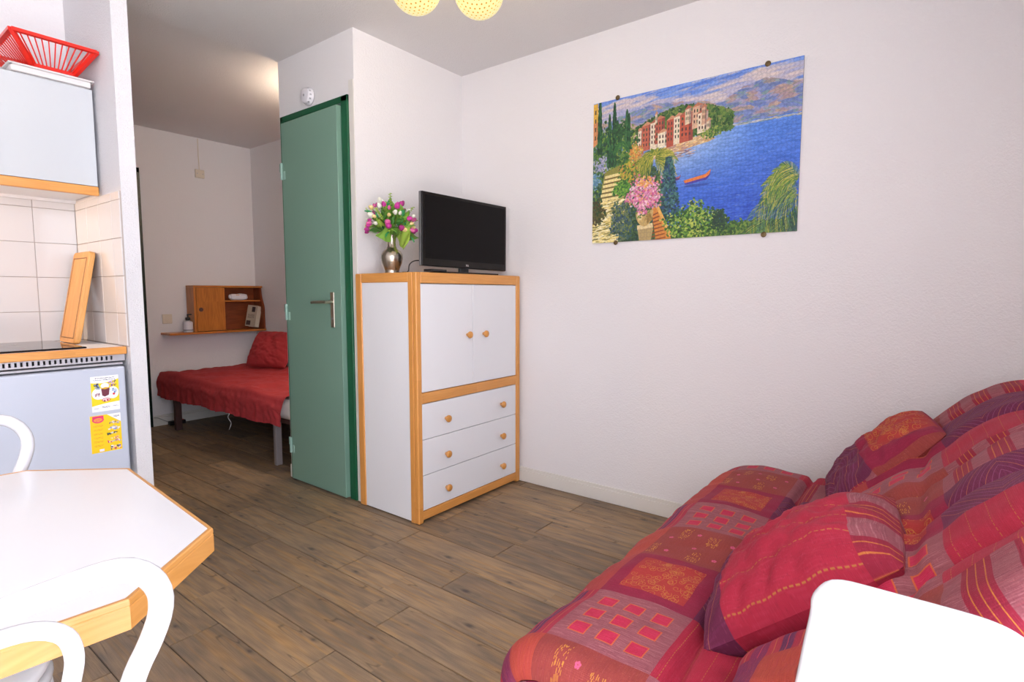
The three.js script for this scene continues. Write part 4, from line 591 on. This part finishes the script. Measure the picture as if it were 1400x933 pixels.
  cell(1, 1, () => { fill(0, 0, S, S, '#b03e3c'); weave(0, 0, S, S, ['#c05c44', '#9c3434', '#c43c54'], 1300, false, 0.3); for (let k = 0; k < 7; k++) { c.fillStyle = '#e0508a'; c.beginPath(); c.ellipse(S * (0.08 + k * 0.14), S * (0.25 + 0.5 * (k % 2)), S * 0.028, S * 0.02, 0.4, 0, 7); c.fill(); } for (let k = 0; k < 120; k++) fill(S * (0.1 + R() * 0.8), S * (0.42 + R() * 0.14), 10, 3, '#e0a840'); });
  cell(2, 1, () => { fill(0, 0, S, S, '#c42c48'); fill(0, 0, S, S * 0.35, '#bc4838'); fill(0, S * 0.35, S, S * 0.25, '#84285c'); weave(0, 0, S, S, ['#d8566a', '#941838', '#d87040'], 1300, false, 0.25); for (let k = 0; k < 5; k++) dash(0, S * (0.66 + k * 0.07), S, S * (0.66 + k * 0.07), '#d0803a', 4); });
  for (let i = 0; i < 26000; i++) { c.globalAlpha = 0.08; c.fillStyle = R() < 0.5 ? '#ffd8d0' : '#30000c'; R() < 0.5 ? c.fillRect(R() * W, R() * H, 2, 6) : c.fillRect(R() * W, R() * H, 6, 2); } c.globalAlpha = 1;
}
const clothTex = canvasTex(1536, 1536, paintCloth); clothTex.repeat.set(1 / 0.658, 1 / 0.658);
const weaveBump = dataTex(256, 256, (u, v) => { const a = Math.sin(u * 2 * Math.PI * 32) * 0.5 + Math.sin(v * 2 * Math.PI * 32) * 0.5 + wrapNoise(u, v, 30, 30, 6) * 0.8; const g = 128 + a * 55; return [g, g, g]; }, false); weaveBump.repeat.set(1 / 0.08, 1 / 0.08);
M.cloth = phys({ color: rgb(0.79, 0.75, 0.75), map: clothTex, bumpMap: weaveBump, bumpScale: 0.0008, roughness: 0.85, sheen: 0.15, sheenRoughness: 0.5, sheenColor: rgb(0.5, 0.2, 0.25) });
// closed profile swept along x, its ends rounded in
function sweep(profile, x0, x1, r, nx, disp, uvOf) {
  const curve = new THREE.CatmullRomCurve3(profile.map(([z, y]) => V(0, y, z)), true, 'centripetal'); const N = 220, pts = curve.getSpacedPoints(N), len = curve.getLength();
  const nrm = pts.map((p, i) => { const a = pts[(i - 1 + N) % N], b = pts[(i + 1) % N]; return V(0, -(b.z - a.z), b.y - a.y).normalize(); });
  let area = 0; for (let i = 0; i < N; i++) area += pts[i].z * pts[i + 1].y - pts[i + 1].z * pts[i].y; const sg = area > 0 ? 1 : -1; // outward
  const xs = []; for (let k = 0; k <= 8; k++) { const a = k / 8 * Math.PI / 2; xs.push([x0 + r * (1 - Math.sin(a)), r * (1 - Math.cos(a))]); } xs.reverse();
  // xs runs from the inset end (x0) to full size (x0 + r)
  const ends = []; for (let k = 0; k <= 8; k++) { const a = k / 8 * Math.PI / 2; ends.push([r * (1 - Math.sin(a)), r * (1 - Math.cos(a))]); }
  const list = []; for (let k = 8; k >= 0; k--) list.push([x0 + ends[k][0], ends[8 - k] ? r * (1 - Math.sin((8 - k) / 8 * Math.PI / 2)) : 0, 0]);
  const sec = []; for (let k = 0; k <= 8; k++) { const a = k / 8 * Math.PI / 2; sec.push([x0 + r * (1 - Math.cos(a)), r * (1 - Math.sin(a))]); }
  for (let k = 1; k < nx; k++) sec.push([mix(x0 + r, x1 - r, k / nx), 0]);
  for (let k = 8; k >= 0; k--) { const a = k / 8 * Math.PI / 2; sec.push([x1 - r * (1 - Math.cos(a)), r * (1 - Math.sin(a))]); }
  const P = [], UV = [], idx = []; let c0 = V(); for (let i = 0; i < N; i++) c0.add(pts[i]); c0.divideScalar(N);
  sec.forEach(([x, ins], si) => { for (let i = 0; i <= N; i++) { const p = pts[i % N], n = nrm[i % N], s = i / N * len, d = (disp ? disp(s, x, p) : 0) - ins; P.push(x + (disp ? 0 : 0), p.y + n.y * d * sg * -1 * -1, p.z + n.z * d * sg); UV.push(...uvOf(x, s)); } });
  const row = N + 1; for (let a = 0; a < sec.length - 1; a++) for (let i = 0; i < N; i++) { const q = a * row + i; idx.push(q, q + row, q + 1, q + 1, q + row, q + row + 1); }
  const g = new THREE.BufferGeometry(); g.setAttribute('position', new THREE.Float32BufferAttribute(P, 3)); g.setAttribute('uv', new THREE.Float32BufferAttribute(UV, 2)); g.setIndex(idx); g.computeVertexNormals();
  const caps = [0, sec.length - 1].map((a) => { const cp = [], cu = [], ci = []; for (let k = 0; k <= 10; k++) for (let i = 0; i <= N; i++) { const q = (a * row + i) * 3, f = 1 - k / 10; const y = mix(c0.y, P[q + 1], f), z = mix(c0.z, P[q + 2], f); cp.push(P[q] + (a ? 1 : -1) * 0.004 * n2(y * 9, z * 9), y, z); cu.push(z + 0.15, y + 0.2); } for (let k = 0; k < 10; k++) for (let i = 0; i < N; i++) { const q = k * row + i; a ? ci.push(q, q + row, q + 1, q + 1, q + row, q + row + 1) : ci.push(q, q + 1, q + row, q + 1, q + row + 1, q + row); } const h = new THREE.BufferGeometry(); h.setAttribute('position', new THREE.Float32BufferAttribute(cp, 3)); h.setAttribute('uv', new THREE.Float32BufferAttribute(cu, 2)); h.setIndex(ci); h.computeVertexNormals(); return h; });
  return join([g, ...caps]);
}
{
  const t = thing('sofa', 'low sofa bed covered in red patchwork cloth against the white wall', 'sofa', [1.56, 0, -0.1]);
  const o = (g) => g.translate(-1.56, 0, 0.1);
  const seatP = [[-0.57, 0.09], [-0.64, 0.11], [-0.672, 0.17], [-0.684, 0.24], [-0.676, 0.305], [-0.648, 0.354], [-0.60, 0.382], [-0.54, 0.392], [-0.46, 0.393], [-0.36, 0.392], [-0.25, 0.392], [-0.15, 0.392], [-0.06, 0.37], [-0.03, 0.28], [-0.04, 0.16], [-0.10, 0.09], [-0.3, 0.085]];
  const seatDisp = (s, x, p) => { let d = 0.006 * n2(x * 3.2, s * 3) + 0.0025 * n2(x * 11, s * 9); if (p.y > 0.3) d -= 0.022 * Math.exp(-Math.pow((p.z + 0.338 + 0.006 * n2(x * 4, 3)) / 0.011, 2)); if (p.y > 0.3) d += 0.006 * Math.sin(clamp((p.z + 0.6) / 0.26, 0, 1) * Math.PI); return d; };
  part('seat_mattress', o(sweep(seatP, 0.815, 2.325, 0.055, 150, seatDisp, (x, s) => [x - 0.885 + 0.658 * 4, s + 0.036])), M.cloth, t);
  const backP = [[-0.20, 0.37], [-0.225, 0.43], [-0.185, 0.475], [-0.115, 0.535], [-0.045, 0.60], [0.02, 0.655], [0.075, 0.715], [0.13, 0.765], [0.20, 0.80], [0.28, 0.805], [0.35, 0.775], [0.385, 0.71], [0.37, 0.62], [0.30, 0.50], [0.21, 0.38], [0.13, 0.28], [0.05, 0.25], [-0.10, 0.30]];
  const backDisp = (s, x, p) => { let d = 0.006 * n2(x * 3, s * 3 + 9) + 0.003 * n2(x * 10, s * 8); if (p.y > 0.40 && p.z < 0.37) { const q = (x - 1.03 + 0.012 * n2(s * 5, 7)) / 0.255, f = q - Math.round(q); d += 0.012 - 0.027 * Math.exp(-Math.pow(f / 0.11, 2)) - 0.012 * Math.exp(-Math.pow((s - 0.36) / 0.02, 2)); } return d; };
  part('backrest', o(sweep(backP, 0.80, 2.335, 0.06, 150, backDisp, (x, s) => [x - 0.93 + 0.658 * 4, s - 0.42 + 0.658 * 2])), M.cloth, t);
  part('base_frame', o(box(0.86, 0.05, -0.58, 2.28, 0.10, 0.20, 0.005, 'x')), M.darkLeg, t);
  for (const x of [0.92, 2.2]) for (const z of [-0.52, 0.14]) part('leg', o(box(x - 0.025, 0, z - 0.025, x + 0.025, 0.06, z + 0.025, 0.004)), M.darkLeg, t);
  part('back_support', o(box(0.9, 0.06, 0.13, 2.24, 0.30, 0.17, 0.005, 'x')), M.darkLeg, t);
  const mk = (pos, rot, W, H, T, seed, uvo, label) => { const p = thing('throw_pillow', label, 'pillow', pos, 0, 'patchwork throw pillows on the sofa'); part('pillow_body', pillowGeo(W, H, T, seed, uvo), M.cloth, p); p.rotation.set(...rot, 'YXZ'); return p; };
  mk([2.03, 0.545, -0.117], [-0.71, Math.PI + 0.14, 0.03], 0.41, 0.41, 0.15, 2, (a, b) => [0.20 + a * 0.25, 0.658 + 0.17 - b * 0.36], 'farther throw pillow, in the wall-side corner of the sofa, with a scrolled orange square');
  mk([1.225, 0.507, -0.188], [-0.88, Math.PI + 0.06, 0.03], 0.41, 0.42, 0.20, 7, (a, b) => [0.285 - b * 0.33 + 0.658, 0.03 + a * 0.18], 'nearer throw pillow, plump and mostly plain red, in the middle of the sofa');
}

// ------------------------------------------------------------------ table and chairs
{
  const TH = 0.74, t = thing('dining_table', 'white laminate table with cut corners and a pale wood edge', 'table', [-0.039, 0, -1.028], -0.074);
  // octagon in the table's own axes
  const hx = 0.40, hz = 0.3315, cx = 0.132, cz = 0.129;
  const oct = [[hx, -hz + cz], [hx, hz - cz], [hx - cx, hz], [-hx + cx, hz], [-hx, hz - cz], [-hx, -hz + cz], [-hx + cx, -hz], [hx - cx, -hz]];
  const inset = (d) => { const n = oct.length; return oct.map((p, i) => { const a = oct[(i - 1 + n) % n], b = oct[(i + 1) % n]; const e1 = [p[0] - a[0], p[1] - a[1]], e2 = [b[0] - p[0], b[1] - p[1]]; const l1 = Math.hypot(...e1), l2 = Math.hypot(...e2); const n1 = [e1[1] / l1, -e1[0] / l1], n2_ = [e2[1] / l2, -e2[0] / l2]; const k = d / (1 + n1[0] * n2_[0] + n1[1] * n2_[1]); return [p[0] - (n1[0] + n2_[0]) * k * -1 * S, p[1] - (n1[1] + n2_[1]) * k * -1 * S]; }); };
  const S = -1; let inn = inset(0.006); if (Math.abs(inn[0][0]) > hx) { inn = oct.map((p, i) => [2 * p[0] - inn[i][0], 2 * p[1] - inn[i][1]]); }
  const sh = new THREE.Shape(inn.map(([x, z]) => new THREE.Vector2(x, -z)));
  part('table_top', uvBox(new THREE.ExtrudeGeometry(sh, { depth: 0.026, bevelEnabled: false }).rotateX(-Math.PI / 2).translate(0, TH - 0.0265, 0)), M.tabletop, t);
  oct.forEach((p, i) => { const q = oct[(i + 1) % 8], a = inn[i], b = inn[(i + 1) % 8]; const y0 = TH - 0.034, y1 = TH - 0.010, y2 = TH - 0.0075, y3 = TH; const lp = (u, v, f) => [mix(u[0], v[0], f), mix(u[1], v[1], f)];
    // section: outer lower band, a fine step, upper rounded nosing
    const ring = (u, v) => [[u, y0], [u, y1], [lp(u, v, 0.12), y1 + 0.001], [lp(u, v, 0.12), y2], [lp(u, v, 0.03), y2 + 0.001], [lp(u, v, 0.05), y3 - 0.002], [lp(u, v, 0.25), y3], [v, y3], [v, y0]];
    const A = ring(p, a), B = ring(q, b), P = [], UV = [], I = []; const L = Math.hypot(q[0] - p[0], q[1] - p[1]); A.forEach(([u, y], k) => { const [w, y2_] = B[k]; P.push(u[0], y, u[1], w[0], y2_, w[1]); UV.push(k * 0.012, i * 0.37, k * 0.012, i * 0.37 + L); });
    for (let k = 0; k < A.length - 1; k++) { const e = 2 * k; I.push(e, e + 2, e + 1, e + 1, e + 2, e + 3); } for (let k = 1; k < A.length - 1; k++) { I.push(0, 2 * k + 2, 2 * k); I.push(1, 2 * k + 1, 2 * k + 3); }
    const g = new THREE.BufferGeometry(); g.setAttribute('position', new THREE.Float32BufferAttribute(P, 3)); g.setAttribute('uv', new THREE.Float32BufferAttribute(UV, 2)); g.setIndex(I); const ng = g.toNonIndexed(); ng.computeVertexNormals(); part('edge_strip', ng, (M.edgeWood ??= (() => { const m = M.beech.clone(); m.side = THREE.DoubleSide; m.color.setRGB(0.62, 0.64, 0.66); m.clearcoat = 0.1; return m; })()), t); });
  part('pedestal', lathe([[0, 0], [0.03, 0], [0.03, 0.6], [0.05, 0.66], [0.13, 0.695], [0.13, 0.706], [0, 0.706]], 36).translate(0, 0.03, 0), M.tubeWhite, t);
  for (let k = 0; k < 4; k++) { const A = Math.PI / 4 + k * Math.PI / 2; part('foot', tube([[0.02 * Math.cos(A), 0.07, 0.02 * Math.sin(A)], [0.15 * Math.cos(A), 0.05, 0.15 * Math.sin(A)], [0.30 * Math.cos(A), 0.018, 0.30 * Math.sin(A)]], 0.017, 20, 12), M.tubeWhite, t); }
}
{
  const rb = 0.0105, ri = 0.0072;
  const ch = thing('tube_chair', 'nearer white tube chair with a double-hoop back, in front of the table', 'chair', [0.010, 0, -0.753], 0, 'white tube chairs at the table');
  // local: seat towards -z, back hoop leaning towards +z
  const back = (y) => 0.135 + (y - 0.45) * 0.165;
  const H = (x, y) => [x, y, back(y)];
  const mirror = (half, mid) => [...half.map(([x, y, z]) => z === undefined ? H(-x, y) : [-x, y, z]), mid, ...half.slice().reverse().map(([x, y, z]) => z === undefined ? H(x, y) : [x, y, z])];
  part('back_hoop', tube(mirror([[0.20, 0.0115, 0.20], [0.185, 0.25, 0.165], [0.160, 0.45, 0.137], [0.145, 0.58], [0.150, 0.66], [0.163, 0.715], [0.176, 0.745], [0.184, 0.772], [0.182, 0.797], [0.168, 0.819], [0.145, 0.830], [0.10, 0.829], [0.05, 0.825]], H(0, 0.824)), rb, 200, 14), M.tubeWhite, ch);
  part('inner_hoop', tube(mirror([[0.085, 0.455], [0.088, 0.58], [0.102, 0.67], [0.115, 0.735], [0.118, 0.765], [0.110, 0.788], [0.088, 0.802], [0.05, 0.805]], H(0, 0.805)), ri, 140, 12), M.tubeWhite, ch);
  part('seat', lathe([[0, 0], [0.135, 0], [0.150, 0.005], [0.156, 0.016], [0.151, 0.027], [0.13, 0.033], [0, 0.036]], 48).translate(0, 0.44, 0), M.laminate, ch);
  part('seat_ring', new THREE.TorusGeometry(0.147, rb, 12, 48).rotateX(Math.PI / 2).translate(0, 0.43, 0), M.tubeWhite, ch);
  for (const s of [-1, 1]) part('leg', tube([[s * 0.09, 0.43, -0.115], [s * 0.14, 0.25, -0.16], [s * 0.172, 0.012, -0.20]], rb, 20, 12), M.tubeWhite, ch, undefined);
  part('foot_ring', new THREE.TorusGeometry(0.158, 0.007, 10, 48).rotateX(Math.PI / 2).translate(0, 0.22, -0.0), M.tubeWhite, ch);
  const c2 = ch.clone(); c2.name = numbered('tube_chair'); c2.userData = { label: 'farther white tube chair, behind the table in front of the fridge', category: 'chair', group: 'white tube chairs at the table' };
  c2.position.set(0.083, 0, -1.207); c2.rotation.y = Math.PI; scene.add(c2);
}
{ // white moulded chair by the sofa
  const ch = thing('moulded_chair', 'white moulded chair with a smooth solid back beside the sofa', 'chair', [0.44, 0, 0.02]);
  const w = (y) => mix(0.122, 0.099, smooth(0.46, 0.75, y));
  const back = gridGeo(40, 40, (a, b) => { const y = mix(0.47, 0.738, a), k = b * 2 - 1; const top = smooth(0.90, 1, a); const hw = w(y) * (1 - 0.0 * top); const z = k * hw - 0.012; const cut = smooth(0.7, 1, a) * (k > 0 ? Math.pow(k, 5) * 0.045 : Math.pow(-k, 12) * 0.022); return [0.205 + (y - 0.47) * 0.20, y - cut, z]; }, (a, b) => [a, b]);
  const P = back.attributes.position; const front = back.clone(), Q = front.attributes.position; for (let i = 0; i < Q.count; i++) Q.setX(i, Q.getX(i) + 0.016); const ix = front.index.array; for (let i = 0; i < ix.length; i += 3) { const q = ix[i]; ix[i] = ix[i + 1]; ix[i + 1] = q; }
  const rim = []; for (let i = 0; i <= 40; i++) rim.push([i, 0]); for (let j = 1; j <= 40; j++) rim.push([40, j]); for (let i = 39; i >= 0; i--) rim.push([i, 40]);
  const edge = tube(rim.filter((_, i) => i % 2 === 0).map(([i, j]) => { const q = i * 41 + j; return [P.getX(q) + 0.008, P.getY(q), P.getZ(q)]; }), 0.0088, 160, 12);
  back.computeVertexNormals(); front.computeVertexNormals();
  part('backrest', join([back, front, edge]), (() => { const m = M.tubeWhite.clone(); m.side = THREE.DoubleSide; return m; })(), ch);
  part('seat', new RoundedBoxGeometry(0.38, 0.025, 0.36, 4, 0.012).translate(0.02, 0.455, 0), M.tubeWhite, ch);
  for (const sx of [-1, 1]) for (const sz of [-1, 1]) part('leg', tube([[0.02 + sx * 0.15, 0.445, sz * 0.14], [0.02 + sx * 0.165, 0.2, sz * 0.155], [0.02 + sx * 0.18, 0.012, sz * 0.165]], 0.011, 16, 12), M.tubeWhite, ch);
}

// ------------------------------------------------------------------ ceiling lamp with glass shades
{
  const t = thing('ceiling_lamp', 'ceiling lamp with lit dotted glass shades at the top of the picture', 'lamp', [1.552, HC, -1.486]);
  part('ceiling_plate', lathe([[0, 0], [0.07, 0], [0.07, -0.012], [0.05, -0.028], [0.012, -0.034], [0, -0.034]], 36), M.steel, t);
  const dots = canvasTex(512, 512, (c, w, h) => { c.fillStyle = '#fff2b0'; c.fillRect(0, 0, w, h); c.fillStyle = '#c9953f'; for (let j = 0; j < 12; j++) for (let i = -1; i < 11; i++) { c.beginPath(); c.arc((i + (j % 2) * 0.5 + 0.25) * w / 10, (j + 0.5) * h / 12, 9.5, 0, 7); c.fill(); } });
  const shadeM = std({ color: rgb(0.35, 0.33, 0.25), map: dots, emissive: rgb(1, 1, 1), emissiveMap: dots, emissiveIntensity: 1.05, roughness: 0.4, side: THREE.DoubleSide }), rimM = std({ color: rgb(0.9, 0.88, 0.8), emissive: rgb(1, 0.95, 0.78), emissiveIntensity: 0.9, roughness: 0.3 });
  const prof = []; for (let k = 0; k <= 18; k++) { const a = k / 18 * 1.75; prof.push([0.094 * Math.sin(a) + 0.0005, -0.094 * Math.cos(a)]); }
  const shade = lathe(prof, 48); { const q = shade.attributes.position, u = shade.attributes.uv; for (let i = 0; i < q.count; i++) { const x = q.getX(i), y = q.getY(i), z = q.getZ(i), rr = Math.hypot(x, z) || 1e-6, arc = 0.094 * Math.atan2(rr, -y); u.setXY(i, x / rr * arc / 0.19, z / rr * arc / 0.19); } }
  const rim = new THREE.TorusGeometry(0.0925, 0.003, 8, 48).rotateX(Math.PI / 2).translate(0, 0.017, 0);
  const spots = [[1.516, 2.214, -1.617], [1.685, 2.214, -1.451], [1.455, 2.214, -1.385]];
  spots.forEach(([wx, wy, wz]) => {
    const x = wx - 1.552, y = wy - HC, z = wz + 1.486, s = part('lamp_shade', shade, shadeM, t); s.position.set(x, y, z); const out = V(x, 0, z).normalize(); s.quaternion.setFromUnitVectors(V(0, 1, 0), V(out.x * 0.35, 1, out.z * 0.35).normalize());
    part('shade_rim', rim, rimM, s);
    part('lamp_bulb', new THREE.SphereGeometry(0.022, 16, 12).translate(0, 0, 0), std({ color: 0xffffff, emissive: rgb(1, 0.8, 0.45), emissiveIntensity: 3 }), s);
    part('arm', tube([[0, -0.02, 0], [x * 0.4, -0.03, z * 0.4], [x * 0.9, -0.05, z * 0.9], [x, y + 0.03, z]], 0.005, 16, 10), M.steel, t);
    const p = new THREE.PointLight(rgb(1, 0.78, 0.48), 0.12, 0, 2); p.position.set(0, 0, 0); p.castShadow = true; p.shadow.radius = 1.1; s.add(p);
  });
}
renderer.render(scene, camera);
